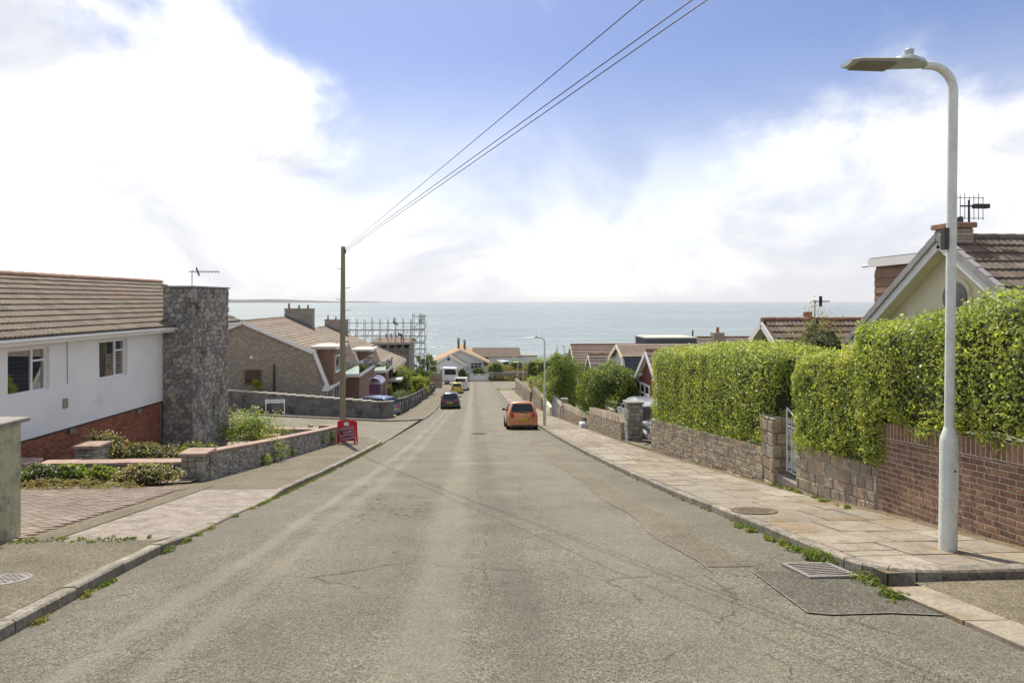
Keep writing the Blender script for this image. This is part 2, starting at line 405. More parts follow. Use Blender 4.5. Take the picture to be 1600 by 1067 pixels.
pmat('flagstone', (.3, .26, .2), (.21, .18, .137), 5.0, bump=.45, bs=90, rnd=.16, c3=(.22, .155, .085), s3=.9, t3=(.5, .68), pal=[(.275, .238, .186), (.31, .268, .208), (.37, .33, .266), (.25, .215, .17), (.29, .25, .19), (.225, .2, .162)], grime=0.26)
pmat('joint_dirt', (.11, .085, .05), (.19, .145, .085), 9, bump=.6, bs=60, bd=.02)
pmat('paver', (.34, .275, .22), (.26, .21, .17), 2.0, bump=.25, bs=150, rnd=.16, c3=(.2, .16, .13), s3=1.3, t3=(.58, .74), pal=[(.36, .29, .235), (.315, .255, .21), (.385, .32, .265), (.28, .235, .19)], grime=0.3)
paint('iron', (.05, .046, .042), .6, metal=.6, dirt=.4)
pmat('cover_iron', (.27, .245, .225), (.17, .155, .14), 20, r=.6, bump=.2)
def sea_mat():
    m, nt, b, out = nodes_of('sea'); q = NB(nt); p = q.pos()
    q.l(q.mix(q.ramp(q.noise(q.map(p, (.3, 1, 1)), .004, 4), .35, .65), (.13, .18, .175), (.175, .225, .215)), b.inputs['Base Color'])
    b.inputs['Roughness'].default_value = .22; b.inputs['IOR'].default_value = 1.33
    w = q.m('ADD', q.m('MULTIPLY', q.noise(q.map(p, (.5, 1, 1)), .11, 4, .65), 1.0), q.m('MULTIPLY', q.noise(q.map(p, (.45, 1, 1)), .035, 4, .7), 3.0))
    w = q.m('ADD', w, q.m('MULTIPLY', q.noise(q.map(p, (.3, 1, 1)), .01, 3, .6), 5.0))
    q.bump(w, .8, 2.6, b)
sea_mat()

# ------------------------------------------------------------------ the lie of the land
XL = [(-20, -3.3), (0, -3.3), (4.6, -3.41), (6.5, -3.6), (11, -3.84), (25, -3.8), (50, -3.5), (90, -3.6), (130, -3.7)]
def xl(y): return float(np.interp(y, [a for a, _ in XL], [b for _, b in XL]))
XR = 3.75; WALLX = 6.05
yn = frange(-20, 30, 1.0)+frange(31, 165, 2.5)[0:]+frange(170, 430, 10)+[500, 700]
def ground_fn(x, y):
    z = g(x, y) - .14
    near = -5.5 < x < 5.5
    if y > 128: z -= .1
    z -= 2.2*sst(10, 60, abs(x)) * sst(120, 160, y)
    if abs(x) > 60: z += .03*(abs(x)-60)*(1-sst(60, 110, y)) - (abs(x)-60)*.05*sst(60, 130, y)
    return (x, y, z)
sheet('ground', 'soil', [-700, -400, -200, -120, -80]+frange(-60, 60, 1.5)+[80, 120, 200, 400, 700], yn, ground_fn)
sheet('sea', 'sea', [-30000, -10000, -5000, -1000, 0, 1000, 5000, 10000, 30000], [170, 400, 1000, 4000, 15000, 30000], lambda u, v: (u, v, -30))
ys = frange(-16, 40, .5)+frange(42, 128, 2)
sheet('road', 'asphalt_road', [i/10 for i in range(11)], ys, lambda u, y: (xl(y)+(XR-xl(y))*u + (0 if u in (0, 1) else 0), y, g(0, y) + .035*(1-(2*u-1)**2)))
# side street on the left, with its flared mouth, and the turning head at the bottom of the hill
def arc(cx, cy, r, a0, a1, n=8): return [(cx+r*math.cos(R(a0+(a1-a0)*i/n)), cy+r*math.sin(R(a0+(a1-a0)*i/n))) for i in range(n+1)]
near_kerb = [(-46, 32.0), (-30, 32.0), (-20, 32.0), (-14, 32.0)]+arc(-9.3, 26.5, 5.5, 90, 0, 10)
far_kerb = [(-46, 43.7), (-30, 43.7), (-16, 43.7), (-11, 43.7)]+arc(-6.3, 46.5, 2.8, -90, 0, 8)
def side_y(path, x):
    return float(np.interp(x, [p[0] for p in path], [p[1] for p in path]))
sxs = frange(-46, -10, 1.2)+frange(-9.6, -3.82, .3)
sheet('side_street', 'asphalt_side', sxs, frange(0, 1, 1/16), lambda x, v: (x, side_y(near_kerb, x)+(side_y(far_kerb, x)-side_y(near_kerb, x))*v, g(x, side_y(near_kerb, x)+(side_y(far_kerb, x)-side_y(near_kerb, x))*v)+.004))
sheet('turning_head', 'asphalt_side', frange(-26, xl(120), 2)+[xl(120)], frange(109, 128.5, 1.5), lambda x, y: (x, y, g(0, y)+.004))
sheet('lane', 'asphalt_side', frange(XR, 34, 2), frange(104, 128.5, 1.5), lambda x, y: (x, y, g(0, y)+.004))
# footways
KH = .11
def kh_left(y):   # dropped kerb across the driveway
    return .03+(KH-.03)*(1-sst(8.0, 9.0, y)*(1-sst(12.2, 13.2, y)))
sheet('pavement_left', 'asphalt_path', frange(0, 1, 1/8), frange(-14, 8.06, .5), lambda u, y: (xl(y)-.13-u*(6.5), y, g(0, y)+kh_left(y)-.004+.02*u))
sheet('driveway_apron', 'apron_pink', frange(0, 1, .25), frange(8.06, 13.7, .4), lambda u, y: ((xl(y)-.13)+u*(-5.45+ (13.7-y)*.06-(xl(y)-.13)), y, g(0, y)+kh_left(y)-.006+(KH-kh_left(y))*sst(0, .8, u)))
sheet('driveway_edging', 'asphalt_path', frange(0, 1, .5), frange(8.06, 13.9, .4), lambda u, y: (-5.45+(13.7-y)*.06-u*.3, y, g(0, y)+KH+.004))
def far_path(y0, y1): return frange(y0, y1, .4)
# footway beyond the driveway, rounding the corner into the side street
corner = [(xl(y), y) for y in frange(13.2, 26.0, .8)]+[(x, y) for x, y in reversed(near_kerb[4:-1])]+[(-14, 32.0), (-20, 32.0), (-46, 32.0)]
inner = []
for i, (x, y) in enumerate(corner):
    if y < 25.6: inner.append((-6.0+(y-13.2)*.045, y))
    else:
        t = i; 
        inner.append((min(x-1.9, -5.45) if y < 31.9 else x, min(y-1.2, 29.6) if x < -8 else y-1.2 if y > 27.2 else y-.2))
mbp = MB()
for (x, y), (u, w) in zip(corner, inner):
    for k in range(5):
        t = k/4; xx = (x-.1)*(1-t)+u*t if y < 31.9 else x; yy = y*(1-t)+w*t - (.1 if y >= 31.9 and k == 0 else 0)
        mbp.v.append(Vector((xx, yy, g(xx, yy)+KH-.004)))
mbp.f = [(i*5+k, (i+1)*5+k, (i+1)*5+k+1, i*5+k+1) for i in range(len(corner)-1) for k in range(4)]
struct('pavement_corner', mbp, 'asphalt_path', smooth=True)
mbf = MB(); pts = list(far_kerb)+[(xl(y), y) for y in frange(47.5, 108, 2)]
for x, y in pts:
    for k in range(4):
        t = k/3
        if x < -7: xx, yy = x, y+.1+t*1.6
        elif y < 46.5: xx, yy = x-.1-t*(x+7.2), y+.1+t*(46.0-y)
        else: xx, yy = x-.1-t*2.3, y
        mbf.v.append(Vector((xx, yy, g(xx, yy)+KH-.004)))
mbf.f = [(i*4+k, (i+1)*4+k, (i+1)*4+k+1, i*4+k+1) for i in range(len(pts)-1) for k in range(3)]
struct('pavement_lower_left', mbf, 'asphalt_path', smooth=True)
sheet('pavement_right', 'joint_dirt', frange(XR+.1, WALLX+.35, .4), frange(5.75, 96, .7), lambda x, y: (x, y, g(0, y)+KH-.022-(.04 if x > WALLX else 0)))
sheet('garden_left', 'gravel_soil', frange(0, 1, 1/46), frange(14.3, 30.6, .6), lambda u, y: (lambda x: (x, y, g(x, y)+KH+.02+.05*nz((x, y, 0), .9)))(-34+u*(27.8+(y-13.2)*.045)))
sheet('front_garden', 'gravel_soil', frange(-34, -6.2, 1.2), frange(45.6, 70, 1.2), lambda x, y: (x, y, g(x, y)+.02))
sheet('grass_verge', 'lawn', frange(XR+.15, 6.0, .4), frange(96, 103.5, 1), lambda x, y: (x, y, g(0, y)+KH-.01))
sheet('entrance_apron', 'asphalt_apron', frange(4.02, 13, .7), frange(-2, 5.62, .4), lambda x, y: (x, y, g(0, y)+.03+.012*nz((x, y, 3), 2)))
# right-hand gardens (behind walls and hedges)
sheet('garden_right', 'lawn', frange(WALLX+.36, 30, 1.2), frange(5.7, 100, 1.2), lambda x, y: (x, y, g(0, y)+KH-.03+.25*sst(6.4, 9, x)*(1-sst(23.0, 24.0, y)*(1-sst(27, 28, y)))))
sheet('bank', 'lawn', frange(6.3, 40, 1.5), frange(128.3, 160, 1.5), lambda x, y: (x, y, g(0, 129)+.3+1.7*sst(128.3, 134, y)+.3*nz((x, y, 0), .5)))

# kerbs: every stone its own piece
def kerb(path, side, kh, L=.91, w=.13):
    root = bpy.data.objects.new('kerb', None); link(root); root['kind'] = 'structure'
    P = [Vector((x, y, 0)) for x, y in path]; cum = [0]
    for a, b in zip(P, P[1:]): cum.append(cum[-1]+(b-a).length)
    def pt(s):
        s = min(max(s, 0), cum[-1])
        for i in range(len(P)-1):
            if s <= cum[i+1] or i == len(P)-2:
                t = (s-cum[i])/max(cum[i+1]-cum[i], 1e-6); d = (P[i+1]-P[i]).normalized(); return P[i].lerp(P[i+1], t), Vector((-d.y, d.x, 0))*side
    n = int(cum[-1]/L); pcs = []
    for i in range(n):
        a, na = pt(i*L+.006); b, nb = pt((i+1)*L-.006)
        j = random.uniform(-.006, .006); c = .018
        def Z(p): return g(p.x if p.x < -6 else 0, p.y)
        ka, kb = kh(a.y)+j, kh(b.y)+j+random.uniform(-.003, .003)
        mb = MB()
        def sec(p, nn, k):
            z = Z(p); q2 = p+nn*w
            return [Vector((p.x, p.y, z-.08)), Vector((p.x, p.y, z+k-c)), Vector((p.x, p.y, z+k))+nn*c, Vector((q2.x, q2.y, z+k)), Vector((q2.x, q2.y, z-.08))]
        A, B = sec(a, na, ka), sec(b, nb, kb)
        mb.add(A+B, [(0, 1, 2, 3, 4), (9, 8, 7, 6, 5)]+[(k, k+5, (k+1) % 5+5, (k+1) % 5) for k in range(5)])
        pcs.append(mb)
    emit('kerb_stone', pcs, 'kerb_stone', root, 140, 6)
kerb([(xl(y), y) for y in frange(.5, 26, .9)]+[(x, y) for x, y in reversed(near_kerb[4:-1])]+[(-20, 32)], 1, kh_left)
kerb(list(far_kerb[2:])+[(xl(y), y) for y in frange(47.5, 108, 2)], 1, lambda y: KH)
kerb([(9, 5.68), (4.35, 5.68)], -1, lambda y: KH, .93)
kerb(arc(4.35, 6.28, .6, -90, -180, 16), -1, lambda y: KH, .235)
kerb([(XR, y) for y in frange(6.29, 96, 2)], -1, lambda y: KH)
mbk = []
for i in range(6):
    y = 5.5-i*.93; mb = MB()
    b4 = [(3.66, y-.91, 0), (4.02, y-.91, 0), (4.02, y, 0), (3.66, y, 0)]
    mb.hexa([(x, yy, g(0, yy)-.05) for x, yy, _ in b4], [(x+random.uniform(-.01, .01), yy, g(0, yy)+.035+random.uniform(-.004, .008)) for x, yy, _ in b4]); mbk.append(mb)
rk = bpy.data.objects.new('dropped_kerb', None); link(rk); rk['kind'] = 'structure'
emit('kerb_stone', mbk, 'flagstone', rk, 20, 0)

# flagstones on the right-hand footway
def slab_piece(x0, x1, y0, y1, tilt=.004):
    mb = MB(); c = .006; zz = lambda y: g(0, y)+KH
    e = [random.uniform(-tilt, tilt) for _ in range(4)]
    b = [(x0, y0), (x1, y0), (x1, y1), (x0, y1)]
    t = [(x0+c, y0+c), (x1-c, y0+c), (x1-c, y1-c), (x0+c, y1-c)]
    mb.hexa([(x, y, zz(y)-.05) for x, y in b], [(x, y, zz(y)+e[i]) for i, (x, y) in enumerate(t)])
    return mb
fl = []; y = 6.35; row = 0
xa = XR+.14; xb = WALLX-.28
while y < 95:
    L = random.choice((.62, .75, .9)); cuts = [xa, xa+.62+(.28 if row % 2 else 0), xa+1.25+(.2 if row % 2 else .1), xb]
    if 22.6 < y < 24.9: y += .1
    for a, b in zip(cuts, cuts[1:]):
        if random.random() < .1 and y < 20:
            yy = y+L*random.uniform(.35, .6); fl += [slab_piece(a+.005, b-.005, y+.005, yy-.006), slab_piece(a+.005, b-.005, yy+.006, y+L-.005)]
        else: fl.append(slab_piece(a+.005, b-.005, y+.005, y+L-.005))
    y += L; row += 1
fl += [slab_piece(XR+.75, 5.0, 5.83, 6.34), slab_piece(5.01, 5.9, 5.83, 6.34)]
cp = MB(); poly_ = [(XR+.14, 6.34)]+[(x, y) for x, y in reversed(arc(4.35, 6.28, .46, -90, -180, 6))]+[(XR+.745, 5.83), (XR+.745, 6.34)]
cp.v = [Vector((x, y, g(0, y)+KH-.05)) for x, y in poly_]+[Vector((x, y, g(0, y)+KH)) for x, y in poly_]; n_ = len(poly_)
cp.f = [tuple(range(n_, 2*n_))]+[(i, (i+1) % n_, n_+(i+1) % n_, n_+i) for i in range(n_)]; fl.append(cp)
fl += [slab_piece(5.91+i*.9, 6.8+i*.9, 5.83, 6.2) for i in range(3)]
pr = bpy.data.objects['pavement_right']
emit('flagstone', fl, 'flagstone', pr, 200, 11)

# block paving of the driveway, herringbone-free running bond as seen
pv = []
yy = 8.14; r = 0
while yy < 13.72:
    x = -5.9+(13.7-yy)*.06 - (0.1 if r % 2 else 0)
    while x > -11.6:
        x0 = x-.2; z0 = g(0, yy)+KH
        mb = MB(); e = random.uniform(-.003, .003)
        mb.add([(x0+.003, yy+.003, z0-.03), (x-.003, yy+.003, z0-.03), (x-.003, yy+.097, g(0, yy+.1)+KH-.03), (x0+.003, yy+.097, g(0, yy+.1)+KH-.03),
                (x0+.009, yy+.009, z0+e+.004), (x-.009, yy+.009, z0+e+.004), (x-.009, yy+.091, g(0, yy+.1)+KH+e+.004), (x0+.009, yy+.091, g(0, yy+.1)+KH+e+.004)],
               [(4, 5, 6, 7), (0, 1, 5, 4), (1, 2, 6, 5), (2, 3, 7, 6), (3, 0, 4, 7)])
        pv.append(mb); x -= .2
    yy += .1; r += 1
dw = sheet('driveway', 'joint_dirt', frange(-12.5, -5.3, .6), frange(8.06, 14.75, .4), lambda x, y: (x, y, g(0, y)+KH-.012))
emit('paving_brick', pv, 'paver', dw, 300, 8)

# road furniture let into the surface
def ground_mb(poly, off):
    mb = MB(); mb.v = [Vector((x, y, g(0, y)+.035*(1-(2*(x-xl(y))/(XR-xl(y))-1)**2)+off)) for x, y in poly]; mb.f = [tuple(range(len(poly)))]; return mb
def strip(x0, x1, y0, y1, off, st=.5, wob=.0, seed=0):
    mb = MB(); yy = frange(y0, y1, st)
    for y in yy:
        w = wob*nz((seed, y, 0), .6)
        for x in (x0+w, (x0+x1)/2+w, x1+w): mb.v.append(ground_mb([(x, y)]*1, off).v[0])
    mb.f = [(i*3+k, i*3+k+1, (i+1)*3+k+1, (i+1)*3+k) for i in range(len(yy)-1) for k in range(2)]; return mb
struct('trench_patch', strip(2.35, 2.85, 6.4, 27, .006, wob=.16, seed=4), 'asphalt_trench')
struct('seal_line', strip(2.34, 2.355, 6.2, 27, .009, wob=.16, seed=4), 'seal_line')
struct('seal_line', strip(2.845, 2.858, 9, 27, .009, wob=.16, seed=4), 'seal_line')
pa = [gpt(*p) for p in ((1175, 898), (1262, 962), (1300, 966), (1390, 962), (1478, 966), (1462, 938), (1395, 928), (1342, 908), (1330, 900), (1290, 895))]
struct('gully_patch', ground_mb([(p.x, p.y) for p in pa], .008), 'asphalt_patch')
for a, b in zip(pa[:5], pa[1:5]):
    d = (b-a).normalized(); n = Vector((-d.y, d.x, 0))*.007
    struct('seal_line', ground_mb([((a-n).x, (a-n).y), ((b-n).x, (b-n).y), ((b+n).x, (b+n).y), ((a+n).x, (a+n).y)], .012), 'seal_line')
def gully(c):
    t = thing('drain_grate', 'rusty iron gully grate in the road by weedy kerb', 'drain', c)
    part('well', MB().box(-.2, .2, -.23, .23, .006, .010), 'joint_dirt', t, True)
    fr = MB()
    for x0, x1, y0, y1 in ((-.25, .25, -.28, -.235), (-.25, .25, .235, .28), (-.25, -.205, -.235, .235), (.205, .25, -.235, .235)): fr.box(x0, x1, y0, y1, .004, .026)
    part('frame', fr, 'cover_iron', t, True)
    for i in range(7):
        y = -.19+i*.064; b = MB(); b.bar((-.205, y-.03, .016), (.205, y+.03, .016), .026, .018); part('bar', b, 'cover_iron', t, True)
    return t
gy = gpt(1272, 897); gd = gully((3.42, gy.y, g(0, gy.y)+.012)); gd.rotation_euler.x = slope_at(gy.y)
def cover(name, label, c, r, mat):
    t = thing(name, label, 'manhole cover', c, 0, None, slope_at(c[1]))
    part('rim', MB().lathe([(r, 0), (r, .008), (r*.9, .008), (r*.9, .002)], 28), mat, t, True)
    part('lid', MB().lathe([(r*.88, -.002), (r*.88, .006)], 28), mat, t, True)
    k = 0
    for i in range(-3, 4):
        for j in range(-3, 4):
            if math.hypot(i, j)*r*.22 < r*.75:
                b = MB().box(i*r*.22-r*.07, i*r*.22+r*.07, j*r*.22-r*.02, j*r*.22+r*.02, .0065, .010); part('tread_bar', b, 'iron', t, True)
cover('manhole_cover', 'round pale iron manhole cover in tarmac footway', (lambda p: (p.x, p.y, g(0, p.y)+.104))(gpt(2, 907, .1)), .24, 'cover_iron')
cover('manhole_cover', 'brown round cover set among cracked flagstones', (lambda p: (p.x, p.y, g(0, p.y)+.116))(gpt(1178, 800, .1)), .33, 'joint_dirt')
p = gpt(748, 679); cover('manhole_cover', 'dark manhole cover in the middle of the carriageway', (p.x, p.y, g(0, p.y)+.04), .42, 'iron')
# ------------------------------------------------------------------ building materials
pmat('render_white', (.78, .785, .78), (.72, .73, .735), 1.1, r=.9, bump=.12, bs=160, c3=(.56, .57, .57), s3=.8, t3=(.62, .8))
pmat('render_cream', (.76, .7, .52), (.7, .64, .47), 1.2, r=.9, bump=.15, bs=160)
pmat('render_yellowish', (.5, .46, .31), (.4, .385, .26), 2.2, r=.9, bump=.3, bs=70, c3=(.16, .165, .11), s3=2.4, t3=(.5, .74), streak=(.17, .17, .12), grime=0.16)
pmat('grey_block', (.2, .19, .175), (.12, .114, .105), 2.2, r=.92, bump=.4, bs=45, c3=(.06, .058, .054), s3=1.6, t3=(.46, .66), streak=(.075, .07, .062))
pmat('upvc_white', (.8, .8, .8), (.74, .74, .735), 2, r=.4)
pmat('mortar', (.3, .275, .23), (.2, .185, .155), 8, bump=.4, bs=80)
pmat('mortar_dark', (.16, .15, .135), (.24, .225, .2), 8, bump=.4, bs=60)
pmat('mortar_pale', (.55, .51, .45), (.42, .385, .33), 6, bump=.4, bs=90)
pmat('brick_red', (.30, .105, .055), (.24, .08, .045), 5, rnd=.16, bump=.3, bs=130, pal=[(.31, .11, .058), (.26, .09, .05), (.34, .13, .07), (.28, .1, .055)])
pmat('brick_brown', (.20, .095, .055), (.15, .07, .042), 6, rnd=.15, bump=.4, bs=120, c3=(.36, .27, .22), s3=1.15, t3=(.6, .78), pal=[(.29, .165, .1), (.245, .135, .085), (.33, .195, .12), (.27, .16, .105), (.31, .18, .1)], grime=0.3)
pmat('stone_grey', (.32, .3, .26), (.2, .187, .165), 4, rnd=.22, bump=.7, bs=38, bd=.02, c3=(.1, .1, .095), s3=1.6, t3=(.55, .72), pal=[(.42, .4, .35), (.33, .31, .275), (.48, .45, .385), (.28, .265, .24), (.43, .36, .29), (.37, .355, .325)], grime=0.16)
pmat('stone_chimney', (.32, .3, .27), (.2, .187, .165), 4, rnd=.25, bump=.8, bs=34, bd=.025, c3=(.085, .08, .075), s3=1.1, t3=(.5, .7), pal=[(.36, .345, .32), (.27, .26, .235), (.46, .43, .38), (.22, .21, .2), (.4, .32, .26), (.32, .308, .29)], grime=0.16, streak=(.46, .44, .4))
pmat('stone_buff', (.40, .33, .24), (.29, .235, .165), 4, rnd=.17, bump=.6, bs=45, bd=.015, c3=(.17, .145, .11), s3=1.7, t3=(.56, .74), pal=[(.4, .33, .24), (.34, .28, .2), (.44, .36, .25), (.36, .315, .245), (.3, .255, .19), (.42, .32, .21)], grime=0.3)
pmat('coping_red', (.4, .285, .23), (.31, .215, .17), 3, rnd=.1, bump=.35, bs=80, c3=(.2, .16, .13), s3=2.5, t3=(.58, .72), grime=0.16)
pmat('coping_grey', (.3, .285, .25), (.2, .19, .165), 4, bump=.4, bs=60, c3=(.14, .14, .1), s3=3, t3=(.5, .7))
pmat('tile_brown', (.15, .115, .088), (.1, .078, .062), 3, rnd=.2, r=.9, bump=.4, bs=70, c3=(.2, .175, .13), s3=1.7, t3=(.53, .72), pal=[(.15, .112, .085), (.125, .098, .08), (.175, .13, .095), (.14, .115, .095)])
pmat('tile_grey_brown', (.175, .143, .105), (.118, .096, .07), 2.5, rnd=.16, r=.9, bump=.4, bs=70, c3=(.19, .11, .08), s3=.35, t3=(.56, .66))
pmat('ridge_tile', (.30, .16, .1), (.2, .12, .085), 3, rnd=.18, bump=.4, bs=60, c3=(.3, .2, .07), s3=2.3, t3=(.6, .75))
pmat('pole_wood', (.28, .26, .175), (.19, .175, .115), 3, r=.85, bump=.5, bs=40, stretch=(6, 6, .35))
pmat('lamp_paint', (.66, .69, .64), (.6, .63, .59), 3, r=.45, c3=(.3, .27, .18), s3=5, t3=(.68, .8), grime=.1)
paint('steel', (.33, .34, .35), .4, metal=.8)
paint('dark_metal', (.035, .035, .035), .5)
paint('black_plastic', (.02, .02, .02), .45)
paint('room_wall', (.5, .47, .42), .9)
paint('terracotta', (.36, .13, .07), .8, dirt=.5)
def glass_mat(name, tint, refl):
    m, nt, b, out = nodes_of(name); q = NB(nt)
    tr = q.n('ShaderNodeBsdfTransparent'); tr.inputs[0].default_value = lin(tint)
    gl = q.n('ShaderNodeBsdfGlossy'); gl.inputs['Roughness'].default_value = .015; gl.inputs[0].default_value = (.95, .97, 1, 1)
    fr = q.n('ShaderNodeFresnel'); fr.inputs[0].default_value = 1.52
    mx = q.n('ShaderNodeMixShader'); q.l(q.m('MULTIPLY_ADD' if False else 'ADD', q.m('MULTIPLY', fr.outputs[0], .9), refl, True), mx.inputs[0])
    q.l(tr.outputs[0], mx.inputs[1]); q.l(gl.outputs[0], mx.inputs[2]); q.l(mx.outputs[0], out.inputs[0])
glass_mat('glass_clear', (.7, .74, .73), .3)
glass_mat('glass_balcony', (.72, .82, .8), .12)
paint('glass_dark', (.018, .022, .025), .04, spec=.8)
paint('car_glass', (.012, .014, .016), .05, spec=.7)

# ------------------------------------------------------------------ stone and brick generators
def stone_piece(poly, O, U, V, N, proud, joint, round_=.35, back=-.03):
    us = [p[0] for p in poly]; vs_ = [p[1] for p in poly]; w, hh = max(us)-min(us), max(vs_)-min(vs_); c = ((max(us)+min(us))/2, (max(vs_)+min(vs_))/2)
    rr = min(.04*round_, .22*min(w, hh))
    def ring(ins, dep):
        ku, kv = max(.4, 1-2*ins/max(w, .01)), max(.4, 1-2*ins/max(hh, .01)); return [O+U*(c[0]+(p[0]-c[0])*ku)+V*(c[1]+(p[1]-c[1])*kv)+N*dep for p in poly]
    n = len(poly); A, B, C = ring(joint, back), ring(joint, proud*.45), ring(joint+rr, proud)
    C = [p+N*random.uniform(-.2, .2)*proud for p in C]
    mb = MB(); mb.v = A+B+C
    for r0, r1 in ((0, n), (n, 2*n)):
        mb.f += [(r0+i, r0+(i+1) % n, r1+(i+1) % n, r1+i) for i in range(n)]
    mb.f.append(tuple(2*n+i for i in range(n)))
    return mb
def clip(poly, a, b, c):   # keep a*u+b*v<=c
    out = []
    for i in range(len(poly)):
        p, q2 = poly[i], poly[(i+1) % len(poly)]; fp, fq = a*p[0]+b*p[1]-c, a*q2[0]+b*q2[1]-c
        if fp <= 0: out.append(p)
        if fp*fq < 0:
            t = fp/(fp-fq); out.append((p[0]+(q2[0]-p[0])*t, p[1]+(q2[1]-p[1])*t))
    return out
def rubble(O, U, V, N, L, bot, top, su, sv, proud=.03, joint=.009):
    """irregular stones over the face u in 0..L, v in bot(u)..top(u)"""
    vb = min(bot(0), bot(L)); vt = max(top(0), top(L)); nu, nv = max(1, int(L/su)), max(1, int((vt-vb)/sv))
    P = {}
    for i in range(-2, nu+2):
        for j in range(-2, nv+2):
            P[i, j] = ((i+.5+(.5 if j % 2 else 0)+random.uniform(-.4, .4))*L/nu, vb+(j+.5+random.uniform(-.36, .36))*(vt-vb)/nv)
    out = []; asp = su/sv
    for i in range(-1, nu+1):
        for j in range(nv):
            c = P[i, j]; poly = [(c[0]-2*su, c[1]-2*sv), (c[0]+2*su, c[1]-2*sv), (c[0]+2*su, c[1]+2*sv), (c[0]-2*su, c[1]+2*sv)]
            for a in range(-2, 3):
                for b in range(-2, 3):
                    if (a or b) and (i+a, j+b) in P:
                        o = P[i+a, j+b]; dx, dy = o[0]-c[0], (o[1]-c[1])*asp*asp
                        m = ((o[0]+c[0])/2, (o[1]+c[1])/2); poly = clip(poly, dx, dy, dx*m[0]+dy*m[1])
                        if not poly: break
                if not poly: break
            poly = clip(poly, -1, 0, 0) if poly else poly
            poly = clip(poly, 1, 0, L) if poly else poly
            sb = (bot(L)-bot(0))/L; stp = (top(L)-top(0))/L
            poly = clip(poly, sb, -1, -bot(0)) if poly else poly
            poly = clip(poly, -stp, 1, top(0)) if poly else poly
            if len(poly) < 3: continue
            ar = abs(sum(poly[k][0]*poly[(k+1) % len(poly)][1]-poly[(k+1) % len(poly)][0]*poly[k][1] for k in range(len(poly))))/2
            if ar < su*sv*.12: continue
            out.append(stone_piece(poly, O, U, V, N, proud*random.uniform(.5, 1.3), joint))
    return out
def coursed(O, U, V, N, L, bot, top, hs, ws, proud=.02, joint=.007, slope=0.0, jit=.008, stag=None):
    """stones or bricks in courses; slope = rise of a course per metre; cut to bot(u)..top(u)"""
    out = []; v = min(bot(0), bot(L)-slope*L) - .02; r = 0
    vmax = max(top(0), top(L)-slope*L)
    while v < vmax:
        hh = random.uniform(*hs); u = -random.uniform(0, ws[1]) if stag is None else -(stag if r % 2 else 0)
        while u < L:
            w = random.uniform(*ws); a, b = max(u, 0), min(u+w, L)
            if b-a > .03:
                f = lambda x, y: (min(max(x, 0), L)+0, y)
                j = lambda: random.uniform(-jit, jit)
                poly = [(a+j(), v+slope*a+j()), (b+j(), v+slope*b+j()), (b+j(), v+hh+slope*b+j()), (a+j(), v+hh+slope*a+j())]
                sb = (bot(L)-bot(0))/L; stp = (top(L)-top(0))/L
                poly = clip(poly, sb, -1, -bot(0)); poly = clip(poly, -stp, 1, top(0)) if poly else poly
                if len(poly) >= 3:
                    ar = abs(sum(poly[k][0]*poly[(k+1) % len(poly)][1]-poly[(k+1) % len(poly)][0]*poly[k][1] for k in range(len(poly))))/2
                    if ar > hh*w*.2: out.append(stone_piece(poly, O, U, V, N, proud*random.uniform(.6, 1.3), joint))
            u += w
        v += hh; r += 1
    return out
def tile_template(w=.30, l=.36, t=.04, a=.026):
    mb = MB(); us = [0, .12, .25, .38, .5, .62, .75, .88, 1.0]; hts = [0, .75, 1, .75, 0, .75, 1, .75, 0]
    n = len(us)
    for yy, lift in ((0, 0.0), (l, t)): mb.v += [Vector((u*w, yy, hh*a+lift)) for u, hh in zip(us, hts)]
    mb.v += [Vector((u*w, l, hh*a-.004)) for u, hh in zip(us, hts)]
    mb.f = [(i, i+1, n+i+1, n+i) for i in range(n-1)]+[(n+i, n+i+1, 2*n+i+1, 2*n+i) for i in range(n-1)]
    return mb
TILE = {}
def tile_roof(parent, O, U, D, Lu, Ld, mat, limit=300, minpx=9, name='roof_tile', w=.30, gauge=.32, local=False):
    """individual interlocking tiles: O ridge corner, U along the ridge, D down the slope"""
    O, U, D = Vector(O), Vector(U).normalized(), Vector(D).normalized(); n = U.cross(D); n = n if n.z > 0 else -n
    key = (w, gauge, mat)
    if key not in TILE:
        me = tile_template(w, gauge*1.1).mesh('roof_tile', True, 0, 60); me.materials.append(MATS[mat]); TILE[key] = me
    me = TILE[key]; tp = tile_template(w, gauge*1.1)
    nu, nd = int(Lu/w), int(round(Ld/gauge)); gauge = Ld/nd; Ms = []
    PW = (parent.matrix_basis if local else Matrix.Identity(4))
    for j in range(nd):
        for i in range(nu):
            p = O+U*(i*w)+D*(j*gauge)+n*random.uniform(-.002, .003)
            M = Matrix(((U.x, D.x, n.x, p.x), (U.y, D.y, n.y, p.y), (U.z, D.z, n.z, p.z), (0, 0, 0, 1)))
            c = PW @ p; d = c.x*SY+c.y*CY; cx = c.x*CY-c.y*SY
            Ms.append((1000*w/max(d, 1) if abs(cx/max(d, .1)) < .84 else 0, M))
    Ms.sort(key=lambda t: -t[0]); rest = MB(); k = 0
    for px, M in Ms:
        if k < limit and px > minpx:
            o = bpy.data.objects.new(name, me); o.matrix_basis = M; link(o, parent, local); k += 1
        else: rest.add([M @ v for v in tp.v], tp.f)
    if rest.v: part(name+'_courses', rest, mat, parent, local, kind='stuff', smooth=True, ang=60)
